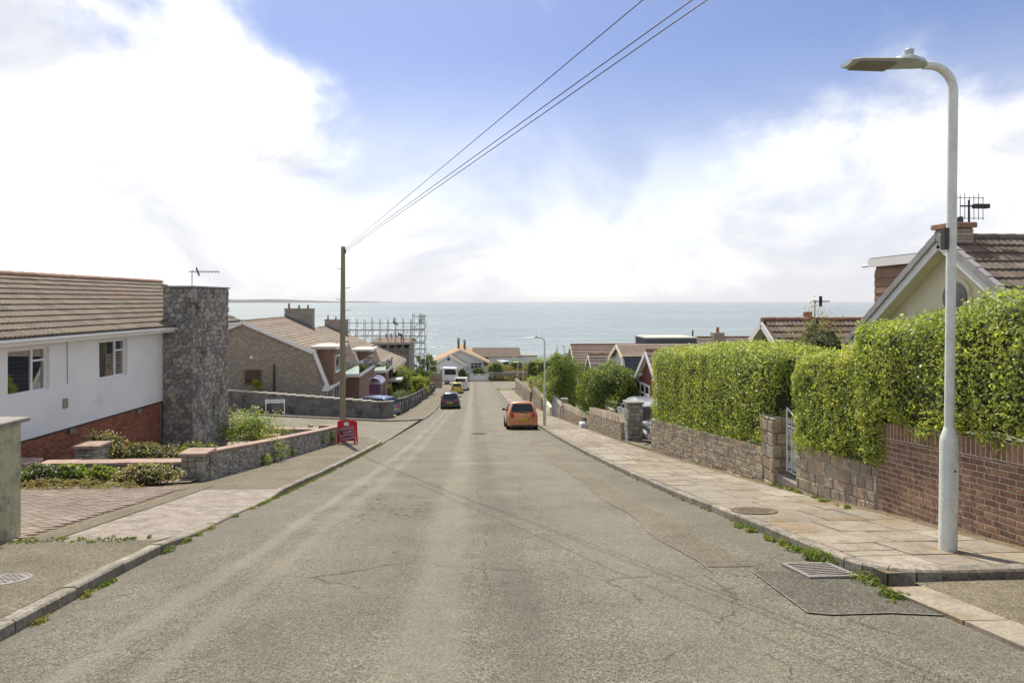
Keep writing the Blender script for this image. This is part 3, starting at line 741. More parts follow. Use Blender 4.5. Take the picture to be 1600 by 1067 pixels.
def window(parent, O, U, V, N, w, hh, layout, frame='upvc_white', glass='glass_dark', sill=True, fw=.055, local=False, name='window', rec=.0):
    """layout: list of (u0,u1,v0,v1) fractions, one pane each"""
    O, U, V, N = map(Vector, (O, U, V, N)); O = O - N*rec
    fr = MB()
    def bx(mb, u0, u1, v0, v1, n0, n1):
        P = lambda u, v, n: O+U*u+V*v+N*n
        mb.hexa([P(u0, v0, n0), P(u1, v0, n0), P(u1, v0, n1), P(u0, v0, n1)], [P(u0, v1, n0), P(u1, v1, n0), P(u1, v1, n1), P(u0, v1, n1)])
    bx(fr, 0, w, 0, fw, 0, .06); bx(fr, 0, w, hh-fw, hh, 0, .06); bx(fr, 0, fw, fw, hh-fw, 0, .058); bx(fr, w-fw, w, fw, hh-fw, 0, .058)
    us = sorted({round(a, 4) for l in layout for a in l[:2]} - {0, 1})
    for u in us: bx(fr, u*w-fw*.4, u*w+fw*.4, fw, hh-fw, .002, .056)
    for u0, u1, v0, v1 in layout:
        if v1 < .999: bx(fr, max(u0*w, fw), min(u1*w, w-fw), v1*hh-fw*.4, v1*hh+fw*.4, .004, .054)
    root = part(name, fr, frame, parent, local)
    for u0, u1, v0, v1 in layout:
        pn = MB(); bx(pn, u0*w+fw*.45, u1*w-fw*.45, v0*hh+fw*.45, v1*hh-fw*.45, .02, .026)
        part('pane', pn, glass, root, local=True)
    if sill:
        sl = MB(); bx(sl, -.06, w+.06, -.07, -.004, -.02, .13+rec); part('sill', sl, frame, root, local=True)
    return root
L3W = [(0, .64, 0, 1), (.64, 1, 0, .7), (.64, 1, .7, 1)]

def yagi(parent, base, hh, boom, local=False, elem=.16, n=8, vert=False):
    m = MB().tube([base, Vector(base)+Vector((0, 0, hh))], .018, 6); part('mast', m, 'steel', parent, local)
    a = Vector(base)+Vector((0, 0, hh-.05)); b = a+Vector(boom); d = (b-a).normalized(); x = Vector((0, 0, 1)) if vert else d.cross(Vector((0, 0, 1)))
    m = MB().tube([a-d*.12, b], .014, 5); part('boom', m, 'dark_metal', parent, local)
    for i in range(n):
        c = a.lerp(b, (i+.6)/n); m = MB().tube([c-x*elem-Vector((0, 0, .05 if not vert else 0)), c+x*elem+Vector((0, 0, .05 if not vert else 0))], .008, 4); part('element', m, 'dark_metal', parent, local)
    m = MB().bar(a+d*.2-x*elem*1.2-Vector((0, 0, .13)), a+d*.2+x*elem*1.2+Vector((0, 0, .13)), .02, .1); part('reflector', m, 'dark_metal', parent, local)

# ------------------------------------------------------------------ white bungalow with the rubble chimney
WZ = -3.45
wb = thing('bungalow', 'white rendered bungalow on red brick plinth with rubble stone chimney breast', 'house', CA(-11.9, 22, WZ), -YAW)
def wl(x, d, z): return Vector((x, d-22, z-WZ))
EAVE, DPC = .86, -1.77
wins = [(15.1, 16.46, -.64, .49), (18.45, 19.8, -.64, .49)]
m = MB()
def wbox(mb, x0, x1, d0, d1, z0, z1): mb.box(x0, x1, d0-22, d1-22, z0-WZ, z1-WZ)
T = .3; edges = [10.0]+[v for w in wins for v in w[:2]]+[26.4]
for i in range(0, len(edges)-1, 2): wbox(m, -T, 0, edges[i], edges[i+1], DPC, EAVE)
for d0, d1, z0, z1 in wins: wbox(m, -T, 0, d0, d1, DPC, z0); wbox(m, -T, 0, d0, d1, z1, EAVE)
wbox(m, -6.0, -T, 26.1, 26.4, DPC, EAVE); wbox(m, -6.0, -T, 10.0, 10.3, DPC, EAVE); wbox(m, -6.0, -5.7, 10.3, 26.1, DPC, EAVE)
m.prism([wl(-6.0, 26.1, EAVE), wl(0, 26.1, EAVE), wl(-3.0, 26.1, 2.26)], (0, .3, 0)); m.prism([wl(-6.0, 10, EAVE), wl(0, 10, EAVE), wl(-3.0, 10, 2.26)], (0, .3, 0))
wwall = part('wall', m, 'render_white', wb, True)
m = MB(); wbox(m, -5.98, -.05, 10.02, 26.38, -4.6, DPC-.002); pl = part('plinth', m, 'mortar', wb, True)
gz = lambda d: g(*CA(-11.9, d).xy)+.1
pcs = coursed(wl(-.05, 10.1, WZ), Vector((0, 1, 0)), Vector((0, 0, 1)), Vector((1, 0, 0)), 11.6, lambda u: gz(10.1+u)-WZ-.15 if True else 0, lambda u: DPC-.02-WZ, (.075, .075), (.225, .225), .03, .006, 0, .001, stag=.112)
emit('brick', pcs, 'brick_red', wb, 300, 9, True)
m = MB(); wbox(m, -T, .012, 10, 21.75, DPC-.012, DPC+.02); part('damp_course', m, 'dark_metal', wb, True)
for d in (14.0, 17.2, 20.3):
    m = MB(); wbox(m, 0, .03, d, d+.22, DPC-.17, DPC-.03); part('air_brick', m, 'mortar_dark', wb, True)
m = MB(); wbox(m, 0, .03, 16.95, 17.12, -1.2, -.95); part('vent', m, 'coping_grey', wb, True)
for d0, d1, z0, z1 in wins:
    window(wb, wl(-.14, d0, z0), (0, 1, 0), (0, 0, 1), (1, 0, 0), d1-d0, z1-z0, L3W, glass='glass_clear', local=True, fw=.06, rec=0)
# rooms behind the panes
for d0, d1, z0, z1 in wins:
    m = MB(); wbox(m, -3.2, -3.1, d0-1, d1+1, DPC, EAVE); wbox(m, -3.1, -T-.02, d0-1, d0-.9, DPC, EAVE); wbox(m, -3.1, -T-.02, d1+.9, d1+1, DPC, EAVE); wbox(m, -3.1, -T-.02, d0-.9, d1+.9, DPC, DPC+.1)
    part('room', m, 'room_wall', wb, True)
# roof
E0, RG = wl(.42, 10, .80), wl(-3.0, 10, 2.42)
dn = (E0-RG); Ld = dn.length
rf = MB(); Lr = 17.1
up = Vector((0, Lr, 0)); rf.slab(RG, RG+up, E0+up, E0, .06)
W0 = wl(-6.42, 10, .80); rf.slab(RG+Vector((-.001, 0, 0)), RG+up+Vector((-.001, 0, 0)), W0+up, W0, .06)
for v in rf.v: v.z -= .03
roof = part('roof', rf, 'tile_grey_brown', wb, True)
tile_roof(wb, RG, (0, 1, 0), dn, Lr, Ld, 'tile_grey_brown', 300, 9, local=True, w=.30, gauge=.345)
for i in range(int(Lr/.45)):
    a = RG+Vector((0, i*.45, .015)); m = MB()
    pts = [(math.cos(R(t))*.13, math.sin(R(t))*.11) for t in range(0, 181, 30)]
    A = [a+Vector((x, 0.0, z-.02)) for x, z in pts]; B = [a+Vector((x*1.1, .47, z*1.12-.015)) for x, z in pts]
    m.add(A+B, [(k, k+1, k+8, k+7) for k in range(6)]+[tuple(range(7)), tuple(range(7, 14))]); part('ridge_tile', m, 'ridge_tile', wb, True)
m = MB(); m.bar(E0+Vector((-.02, 0, -.12)), E0+Vector((-.02, Lr, -.12)), .03, .16); part('fascia', m, 'upvc_white', wb, True)
m = MB(); m.bar(wl(.2, 10, .73), wl(.2, 10+Lr, .73), .42, .02); part('soffit', m, 'upvc_white', wb, True)
m = MB(); pr_ = [(math.cos(R(t))*.06, math.sin(R(t))*.06) for t in range(180, 361, 30)]
A = [E0+Vector((.06+x, 0, -.07+z)) for x, z in pr_]; B = [p+Vector((0, Lr, 0)) for p in A]
m.add(A+B, [(k, k+1, k+8, k+7) for k in range(6)]+[(0, 6, 13, 7)]); part('gutter', m, 'upvc_white', wb, True)
m = MB().tube([wl(.33, 26.2, .7), wl(.08, 26.2, .45), wl(.08, 26.2, -3.3)], .04, 8); part('downpipe', m, 'upvc_white', wb, True)
m = MB().tube([wl(.1, 14.98, -1.35), wl(.12, 15.15, -2.2)], .035, 8); part('waste_pipe', m, 'upvc_white', wb, True)
m = MB().tube([wl(.015, 17.1, .72), wl(.015, 17.12, -.55)], .008, 5); part('cable', m, 'coping_grey', wb, True)
# chimney breast: rubble stones
ch = MB(); wbox(ch, .015, 1.02, 21.83, 24.47, -4.4, 2.1); chim = part('chimney', ch, 'mortar_dark', wb, True)
bz = lambda u: -3.75-WZ
tz = lambda u: 2.1-WZ
pcs = rubble(wl(.0, 21.83, WZ), Vector((1, 0, 0)), Vector((0, 0, 1)), Vector((0, -1, 0)), 1.05, bz, tz, .21, .17, .045, .008)
pcs += rubble(wl(1.02, 21.8, WZ), Vector((0, 1, 0)), Vector((0, 0, 1)), Vector((1, 0, 0)), 2.7, bz, tz, .2, .17, .045, .008)
for mb in pcs: pass
for i, mb in enumerate(sorted(pcs, key=lambda b: -len(b.v))): part('stone', mb, 'stone_chimney', chim, local=True)
m = MB(); wbox(m, -.02, 1.09, 21.76, 24.54, 2.1, 2.16); part('cap', m, 'coping_grey', chim, local=True)
ae = thing('television_aerial', 'small aerial on mast above the rubble chimney', 'aerial', CA(-11.5, 23.3, 2.16), -YAW)
yagi(ae, Vector((-.15, 0, -.6)), 1.2, (.95, .1, 0), True, .12)
# plants on the window board
def leaf_mesh(name, P, N, size, mat, parent=None, local=False, kind=None, asp=.55, droop=.25, label=None, up=0.0):
    """one quad leaf at every point P, roughly facing N"""
    P = np.asarray(P, float); N = np.asarray(N, float); n = len(P)
    r = np.random.normal(size=(n, 3)); N = N + r*.8; N[:, 2] += up; N /= np.linalg.norm(N, axis=1, keepdims=True)+1e-9
    t = np.random.normal(size=(n, 3)); t -= (t*N).sum(1, keepdims=True)*N; t /= np.linalg.norm(t, axis=1, keepdims=True)+1e-9
    b = np.cross(N, t); sz = (size*np.random.uniform(.6, 1.35, n))[:, None]
    fold = N*sz*droop*.5
    V = np.stack([P-t*sz*.5, P+b*sz*asp*.5+fold, P+t*sz*.55, P-b*sz*asp*.5+fold], 1).reshape(-1, 3)
    me = bpy.data.meshes.new(name); me.vertices.add(4*n); me.vertices.foreach_set('co', V.ravel())
    me.loops.add(4*n); me.loops.foreach_set('vertex_index', np.arange(4*n, dtype=np.int32))
    me.polygons.add(n); me.polygons.foreach_set('loop_start', np.arange(0, 4*n, 4, dtype=np.int32)); me.polygons.foreach_set('loop_total', np.full(n, 4, np.int32))
    me.update(calc_edges=True); me.materials.append(MATS[mat])
    o = bpy.data.objects.new(name, me); link(o, parent, local)
    if kind: o['kind'] = kind
    return o
leafmat('leaf_privet', (.48, .54, .16), (.12, .175, .045), (.5, .52, .13), .4, .45)
leafmat('leaf_tree', (.2, .265, .07), (.06, .1, .028), (.3, .34, .08), .45, .45)
leafmat('leaf_dark', (.09, .15, .035), (.04, .08, .02), (.14, .2, .04), .5)
leafmat('leaf_mid', (.26, .33, .08), (.1, .16, .04), (.4, .42, .1), .5, .5)
leafmat('leaf_golden', (.36, .38, .03), (.2, .28, .03), (.5, .45, .05), .45)
leafmat('leaf_dry', (.3, .25, .1), (.16, .16, .05), (.36, .26, .09), .6)
leafmat('leaf_grass', (.15, .2, .04), (.09, .14, .025), (.26, .24, .07), .6)
leafmat('petal_white', (.75, .73, .66), (.6, .55, .5), None, .6)
leafmat('petal_red', (.5, .03, .05), (.4, .1, .2), None, .6)
paint('stem_brown', (.1, .07, .045), .8)
paint('hedge_core', (.028, .04, .012), .95)  # filling for the twiggy inside, coloured dark as shade between leaves
def blob_pts(c, rx, ry, rz, n, lump=.25, lo=-.6, shell=.75, sc=1.4):
    P, N = [], []
    while len(P) < n:
        v = Vector((random.gauss(0, 1), random.gauss(0, 1), random.gauss(0, 1))).normalized()
        if v.z < lo: continue
        k = (1+lump*noise.noise(Vector(c)*.7+v*sc*1.6)*1.6) * random.uniform(shell, 1.03)
        P.append((c[0]+v.x*rx*k, c[1]+v.y*ry*k, c[2]+v.z*rz*k)); N.append((v.x/rx, v.y/ry, v.z/rz))
    N = np.array(N); N /= np.linalg.norm(N, axis=1, keepdims=True); return P, N
pp = thing('window_plant', 'bushy green pot plants behind the living room pane', 'pot plant', CA(-12.25, 15.45, -.58), -YAW)
P, N = blob_pts((0, 0, .27), .16, .4, .24, 420, .3); leaf_mesh('foliage', P, N, .07, 'leaf_mid', pp, True)
for k in (-.25, .2): part('pot', MB().lathe([(.06, -.03), (.08, .12)], 12, c=(0, k, 0)), 'upvc_white', pp, True)

# ------------------------------------------------------------------ rendered gate wall in the left foreground
gw = thing('gate_wall', 'yellowish rendered end wall with grey slab cap, mossy stains', 'wall', CA(-6.68, 7.9, -1.3), -YAW)
m = MB().box(-3.2, .47, -.16, .2, -.3, 1.42); part('wall', m, 'render_yellowish', gw, True, bev=.01)
m = MB().cbox(-3.3, .53, -.23, .27, 1.421, 1.475, .012); part('cap', m, 'coping_grey', gw, True)

# ------------------------------------------------------------------ low rubble garden wall with red coping
def low_wall(name, label, a, b, hh, t, mat, cop, su=.17, sv=.1, coplen=.6, both=False, limit=200, copw=.36, coph=.06, style='rubble', minpx=7, faces=(1,)):
    """a,b: (x,y) ends of the visible face; wall follows the ground"""
    A, B = Vector((a[0], a[1], 0)), Vector((b[0], b[1], 0)); U = (B-A).normalized(); L = (B-A).length; Nn = Vector((U.y, -U.x, 0))
    if Nn.dot(-A) < 0: Nn = -Nn
    z = lambda u: g(*(A+U*u).xy)+.1
    rt = thing(name, label, 'wall', (A.x, A.y, z(0)))
    segs = frange(0, L, 1.2); core = MB()
    for u0, u1 in zip(segs, segs[1:]):
        P = [A+U*u0-Nn*.0, A+U*u1, A+U*u1-Nn*t, A+U*u0-Nn*t]
        core.hexa([p+Vector((0, 0, z(u)-.25)) for p, u in zip(P, (u0, u1, u1, u0))], [p+Vector((0, 0, z(u)+hh)) for p, u in zip(P, (u0, u1, u1, u0))])
    part('core', core, 'mortar_dark' if mat != 'stone_buff' else 'mortar', rt)
    pcs = []
    for u0, u1 in zip(segs, segs[1:]):
        if style == 'rubble': pcs += rubble(A+U*u0, U, Vector((0, 0, 1)), Nn, u1-u0, lambda u: z(u0)+(z(u1)-z(u0))*u/(u1-u0)-.08, lambda u: z(u0)+(z(u1)-z(u0))*u/(u1-u0)+hh, su, sv, .04, .007)
    if style == 'coursed':
        pcs += coursed(A, U, Vector((0, 0, 1)), Nn, L, lambda u: z(0)+(z(L)-z(0))*u/L-.1, lambda u: z(0)+(z(L)-z(0))*u/L+hh, sv, su, .035, .006, (z(L)-z(0))/L*.9, .01)
    emit('stone', pcs, mat, rt, limit, minpx)
    if cop:
        u = 0
        while u < L-.1:
            u2 = min(u+coplen*random.uniform(.85, 1.15), L); m = MB()
            P = [A+U*(u+.004)+Nn*.05, A+U*(u2-.004)+Nn*.05, A+U*(u2-.004)-Nn*(t+.03), A+U*(u+.004)-Nn*(t+.03)]; dz = random.uniform(-.004, .004)
            m.hexa([p+Vector((0, 0, z(w)+hh+.001)) for p, w in zip(P, (u, u2, u2, u))], [p+Vector((0, 0, z(w)+hh+coph+dz)) for p, w in zip(P, (u, u2, u2, u))])
            part('coping_slab', m, cop, rt, bev=.006); u = u2
    return rt
def pier(name, label, x, y, w, dp, hh, mat, cap, z0=None, rz=0, hs=(.1, .18), ws=(.16, .34), capo=.05, caph=.07, sub=.2, group=None, style='coursed', core='mortar_dark'):
    zz = g(x, y)+.1 if z0 is None else z0
    t = thing(name, label, 'pillar', (x, y, zz), rz, group)
    part('core', MB().box(-w/2+.03, w/2-.03, -dp/2+.03, dp/2-.03, -sub, hh), core, t, True)
    pcs = []
    for O, U, N, L in ((Vector((-w/2, -dp/2+.03, 0)), Vector((1, 0, 0)), Vector((0, -1, 0)), w), (Vector((w/2-.03, -dp/2, 0)), Vector((0, 1, 0)), Vector((1, 0, 0)), dp), (Vector((-w/2+.03, -dp/2, 0)), Vector((0, 1, 0)), Vector((-1, 0, 0)), dp)):
        if style == 'coursed': pcs += coursed(O, U, Vector((0, 0, 1)), N, L, lambda u: -.12, lambda u: hh, hs, ws, .035, .006, 0, .006)
        else: pcs += rubble(O, U, Vector((0, 0, 1)), N, L, lambda u: -.12, lambda u: hh, ws[0], hs[0], .035, .006)
    emit('stone', pcs, mat, t, 60, 5, True)
    if cap: part('cap', MB().cbox(-w/2-capo, w/2+capo, -dp/2-capo, dp/2+capo, hh+.001, hh+caph, .012), cap, t, True)
    return t
pA = gpt(300, 752, .1); pB = gpt(528, 691, .1)
low_wall('garden_wall', 'long low grey rubble wall with red coping beside the sloping footway', (pA.x+.27, pA.y+.3), (pB.x, pB.y), .6, .3, 'stone_grey', 'coping_red', .16, .1, .75, limit=260)
pier('gate_pillar', 'square rubble pillar with flat red cap at the driveway corner', pA.x, pA.y+.28, .52, .5, .6, 'stone_grey', 'coping_red', rz=0, hs=(.09, .15), ws=(.14, .26))
low_wall('garden_wall', 'low rubble wall behind driveway weeds, topped with red slabs', (pA.x-3.6, pA.y+.42), (pA.x-.27, pA.y+.36), .36, .28, 'stone_grey', 'coping_red', .17, .09, .9)
q1 = at(50, 740, 13.9)
pier('gate_pillar', 'short stubby rubble pillar next to the dark daisy clump', pA.x-3.95, pA.y+.3, .62, .5, .42, 'stone_grey', 'coping_red', hs=(.07, .11), ws=(.13, .25))
pier('gate_pillar', 'rubble pillar with red cap standing behind the short one, against brick plinth', pA.x-3.25, pA.y+1.9, .56, .5, .7, 'stone_grey', 'coping_red', hs=(.07, .11), ws=(.13, .25))
low_wall('garden_wall', 'stub of red capped wall linking the two rubble pillars', (pA.x-3.72, pA.y+.66), (pA.x-3.42, pA.y+1.62), .32, .3, 'stone_grey', 'coping_red', .17, .09, .5)
rc = arc(pB.x-.95, pB.y+.1, .95, 0, 90, 4)
low_wall('garden_wall', 'low wall turning the corner along the side street', (pB.x-.9, pB.y+1.15), (pB.x-5.6, pB.y+2.2), .42, .3, 'stone_grey', 'coping_red', .2, .1, .8, limit=60)
for i in range(len(rc)-1):
    pass
m = MB(); 
ctr = Vector((pB.x-.95, pB.y+.1, 0))
for k in range(7):
    a = R(90*k/6); 
    for rr in (.62, 1.0):
        p = ctr+Vector((math.cos(a)*rr, math.sin(a)*rr, 0)); zz = g(p.x, p.y)+.1
        m.v += [Vector((p.x, p.y, zz-.2)), Vector((p.x, p.y, zz+.66))]
for k in range(6):
    o = k*4; m.f += [(o, o+4, o+5, o+1), (o+2, o+3, o+7, o+6), (o+1, o+5, o+7, o+3)]
one('garden_wall', m, 'coping_red', 'rounded corner end of the low wall by telegraph pole', 'wall')
low_wall('planter_wall', 'small raised bed edge of red slabs in gravel garden', (pB.x-6.0, pB.y+.4), (pB.x-2.6, pB.y+1.0), .2, .25, 'stone_grey', 'coping_red', .2, .1, .6, limit=40)
for i, (px, py) in enumerate(((432, 672), (452, 676), (418, 668), (470, 672), (486, 668), (440, 683), (402, 684))):
    p = gpt(px, py, .15); s = .1+.05*(i % 3); 
    mb = stone_piece([(math.cos(a)*s*(1+.2*math.sin(3*a+i)), math.sin(a)*s*.8) for a in [k*math.pi/3 for k in range(6)]], Vector((p.x, p.y, p.z)), Vector((1, 0, 0)), Vector((0, 1, 0)), Vector((0, 0, 1)), .16, .002, .8, -.1)
    one('loose_stone', mb, 'stone_grey', 'loose lump of rubble lying on the gravel garden', 'stone', 'loose stones in the gravel garden')

# ------------------------------------------------------------------ telegraph pole and wires
tp = at(535.5, 690, 26.6); tz0 = g(tp.x, tp.y)+.1; ttop = EYE+.0845*26.6
pole = thing('telegraph_pole', 'tall greenish wooden telegraph pole with climbing steps on street corner', 'pole', (tp.x, tp.y, tz0))
H = ttop-tz0
part('shaft', MB().tube([(0, 0, -.3), (0, 0, H*.5), (.015, 0, H)], [.135, .115, .085], 14), 'pole_wood', pole, True, smooth=True)
for i in range(9):
    s = 1 if i % 2 else -1; z = H-.9-i*.46-(.35 if i > 0 else 0); x = .1*s
    part('step', MB().tube([(x*.7, 0, z-.06), (x*1.2, 0, z-.02), (x+.17*s, 0, z), (x+.18*s, 0, z+.05)], .012, 5), 'dark_metal', pole, True)
part('bracket', MB().box(.06, .13, -.05, .05, H-.28, H-.12), 'dark_metal', pole, True)
top = Vector((tp.x, tp.y, tz0+H))
def wire(label, a, b, sag, r=.012):
    pts = [Vector(a).lerp(Vector(b), t/16)-Vector((0, 0, sag*4*(t/16)*(1-t/16))) for t in range(17)]
    one('overhead_wire', MB().tube(pts, r, 5), 'black_plastic', label, 'wire')
def wire_end(px, py, d): 
    e = at(px, py, d); a = top+Vector((.1, 0, -.15)); return a+(e-a)*1.9
wire('thin single overhead wire, highest above the street', top+Vector((.08, 0, -.08)), wire_end(1013, 0, 6.0), .0, .006)
wire('upper of the paired overhead wires from the telegraph pole', top+Vector((.1, 0, -.12)), wire_end(1085, 0, 6.0), .0, .007)
wire('lower of the paired overhead wires from the telegraph pole', top+Vector((.1, 0, -.2)), wire_end(1099, 0, 6.05), .0, .007)

# ------------------------------------------------------------------ red A-board sign
paint('sign_red', (.55, .012, .02), .4); paint('sign_dark', (.23, .015, .035), .45); paint('white_paint', (.8, .8, .78), .5); paint('sign_blue', (.06, .07, .16), .5)
def text_mesh(body, size, ext=.002):
    cu = bpy.data.curves.new('lettering', 'FONT'); cu.body = body; cu.size = size; cu.extrude = ext; cu.align_x = 'CENTER'; cu.align_y = 'CENTER'; cu.resolution_u = 2
    o = bpy.data.objects.new('lettering', cu); col.objects.link(o); bpy.context.view_layer.update()
    me = bpy.data.meshes.new_from_object(o.evaluated_get(bpy.context.evaluated_depsgraph_get())); bpy.data.objects.remove(o); return me
def lettering(parent, body, size, M, mat, local=True):
    me = text_mesh(body, size); me.transform(M); me.name = 'lettering'; o = part('lettering', me, mat, parent, local); return o
sp = gpt(541.5, 694, .1)
sg = thing('barrier_sign', 'red plastic folding barrier sign with white lettering leaning on telegraph pole', 'sign', (sp.x, sp.y, g(sp.x, sp.y)+.1), R(-6))
tilt = Matrix.Rotation(R(-9), 4, 'X') @ Matrix.Rotation(R(-3), 4, 'Y')
m = MB()
m.box(-.36, -.3, -.03, .03, 0, .92); m.box(.3, .36, -.03, .03, 0, .92); m.box(-.3, .3, -.028, .028, .12, .62); m.box(-.3, -.1, -.028, .028, .62, .94); m.box(.1, .3, -.028, .028, .62, .94); m.box(-.1, .1, -.026, .026, .62, .72); m.box(-.1, .1, -.026, .026, .86, .94)
m.xf(tilt); part('front_frame', m, 'sign_red', sg, True, bev=.012)
m = MB(); m.box(-.36, -.3, -.03, .03, 0, .9); m.box(.3, .36, -.03, .03, 0, .9); m.box(-.3, .3, -.028, .028, .8, .9); m.box(-.3, .3, -.028, .028, .3, .4)
m.xf(Matrix.Translation((0, .32, 0)) @ Matrix.Rotation(R(9), 4, 'X')); part('rear_frame', m, 'sign_red', sg, True, bev=.012)
tl2 = tilt @ Matrix.Translation((.02, -.045, .43)) @ Matrix.Rotation(R(-9), 4, 'Y')
m = MB().box(-.3, .3, -.006, .006, -.26, .24).xf(tl2); pnl = part('message_panel', m, 'sign_dark', sg, True)
fr = MB()
for a in ((-.285, .285, .215, .225), (-.285, .285, -.245, -.235), (-.285, -.275, -.235, .215), (.275, .285, -.235, .215)): fr.box(a[0], a[1], -.009, -.0062, a[2], a[3])
part('border', fr.xf(tl2), 'white_paint', pnl, True)
for i, (tx, sz) in enumerate((('FOOTWAY', .1), ('CLOSED', .1), ('PEDESTRIANS', .085), ('USE OTHER SIDE', .066))):
    lettering(pnl, tx, sz, tl2 @ Matrix.Translation((.06 if i < 2 else 0, -.009, .15-i*.115)) @ Matrix.Rotation(R(90), 4, 'X'), 'white_paint')
part('symbol', MB().lathe([(.07, 0), (.07, .004)], 20, 'y').xf(tl2 @ Matrix.Translation((-.2, -.011, .13))), 'sign_blue', pnl, True)
m = MB().box(-.09, .09, -.036, -.03, .72, .86).xf(tilt); part('reflector', m, 'white_paint', sg, True)
# ------------------------------------------------------------------ side street: stepped wall, street name, brick chalet houses
pmat('brick_buff', (.38, .32, .25), (.29, .24, .185), 9, r=.9, rnd=.12, bump=.4, bs=60, pal=[(.38, .32, .25), (.3, .25, .2), (.44, .375, .3), (.34, .275, .21), (.25, .21, .17)])
pmat('brick_far', (.27, .16, .115), (.2, .12, .09), 4, r=.9, bump=.3, bs=40)
pmat('roof_buff', (.25, .2, .15), (.18, .145, .11), 2, r=.92, rnd=.12, bump=.35, bs=40, c3=(.15, .13, .1), s3=.8, t3=(.5, .7))
pmat('roof_orange', (.36, .25, .15), (.28, .19, .115), 1.5, r=.92, rnd=.12, bump=.3, bs=40)
pmat('roof_brown', (.17, .125, .095), (.12, .09, .07), 1.5, r=.92, rnd=.14, bump=.3, bs=40)
pmat('slate', (.06, .066, .08), (.045, .05, .06), 3, r=.7, rnd=.15)
pmat('timber', (.3, .24, .17), (.2, .16, .115), 4, r=.85, rnd=.15, bump=.4, bs=40)
pmat('stone_wall_far', (.33, .3, .25), (.22, .2, .165), 3, r=.92, bump=.5, bs=30)
paint('frame_brown', (.16, .07, .03), .5); paint('lead_flashing', (.12, .14, .17), .55, dirt=.2); paint('purple', (.12, .05, .16), .3, coat=.4); paint('pale_fascia', (.74, .73, .7), .5, dirt=.15)
pmat('felt_roof', (.52, .5, .45), (.42, .4, .36), 2, r=.9)

def stepped_wall():
    A = at(352, 641, 44.6); x0, x1 = -21.5, -7.15; y0 = 45.25
    t = thing('boundary_wall', 'stained grey rendered boundary wall stepping down the side street with pale copings', 'wall', (x0, y0, g(x0, y0)))
    n = 22; core = MB(); L = (x1-x0)/n
    for i in range(n):
        a = x0+i*L; b = a+L; zt = g((a+b)/2, y0)+1.26+.028*(x1-(a+b)/2); m = MB().box(a+.001, b-.001, y0, y0+.2, g(b, y0)-.4, zt)
        part('wall_panel', m, 'grey_block', t)
        part('coping', MB().cbox(a-.01, b+.03, y0-.04, y0+.24, zt+.001, zt+.085, .01), 'mortar_pale', t)
    # rounded return along the main road
    pts = [(x1, y0), (-6.75, 45.35), (-6.45, 45.65), (-6.2, 46.2), (-6.05, 47.2), (-6.0, 48.6)]
    m = MB()
    for x, y in pts:
        z = g(x, y); m.v += [Vector((x, y, z-.2)), Vector((x, y, z+1.25)), Vector((x-.15, y+.12, z+1.25)), Vector((x-.15, y+.12, z-.2))]
    for i in range(len(pts)-1):
        o = i*4; m.f += [(o, o+4, o+5, o+1), (o+1, o+5, o+6, o+2), (o+2, o+6, o+7, o+3)]
    m.f += [(0, 1, 2, 3), (len(m.v)-4, len(m.v)-1, len(m.v)-2, len(m.v)-3)]
    part('wall_return', m, 'grey_block', t)
    for i in range(len(pts)-1):
        a, b = Vector((*pts[i], g(*pts[i])+1.29)), Vector((*pts[i+1], g(*pts[i+1])+1.29)); part('coping', MB().bar(a+Vector((-.06, .06, 0)), b+Vector((-.06, .06, 0)), .24, .06), 'mortar_pale', t)
stepped_wall()
# scalloped garden walls stepping down beside the lower footway
def scallop_wall(label, y0, y1, x, n, hh=1.15, grp='scalloped garden walls down the lower footway'):
    t = thing('garden_wall', label, 'wall', (x, y0, g(x, y0)), 0, grp)
    L = (y1-y0)/n
    for i in range(n+1):
        y = y0+i*L; z = g(x, y); part('pier', MB().cbox(x-.16, x+.16, y-.16, y+.16, z-.3, z+hh+.25, .03), 'grey_block', t)
    for i in range(n):
        a, b = y0+i*L+.162, y0+(i+1)*L-.162; poly = [(a, g(x, a)-.2), (b, g(x, b)-.2)]
        for k in range(9):
            u = 1-k/8; yy = a+(b-a)*u; poly.append((yy, g(x, yy)+hh-.32*math.sin(math.pi*u)+.0))
        part('panel', MB().prism([(x-.07, p, q) for p, q in poly], (.14, 0, 0)), 'grey_block', t)
scallop_wall('scalloped grey block wall between piers, next to the driveway gap', 51.5, 58.5, -6.0, 4)
scallop_wall('scalloped grey wall in front of the golden bush', 61.5, 72.5, -6.0, 5)
scallop_wall('scalloped grey wall lowest down the hill, near the lorry', 75.5, 97, -6.0, 8)
# street name plate
sn = at(432, 618, 44.0); zs = g(sn.x, 44.3)+.1
t = thing('street_sign', 'white street name plate on two short posts before stained wall', 'sign', (sn.x, 44.6, zs), 0)
for s in (-1, 1): part('post', MB().tube([(s*.62, 0, -.2), (s*.62, 0, .98)], .035, 8), 'upvc_white', t, True)
pn = part('plate', MB().box(-.66, .66, -.045, -.036, .74, .98), 'upvc_white', t, True, bev=.004)
lettering(pn, 'SEAMOUNT PARK', .14, Matrix.Translation((0, -.047, .86)) @ Matrix.Rotation(R(90), 4, 'X'), 'black_plastic')

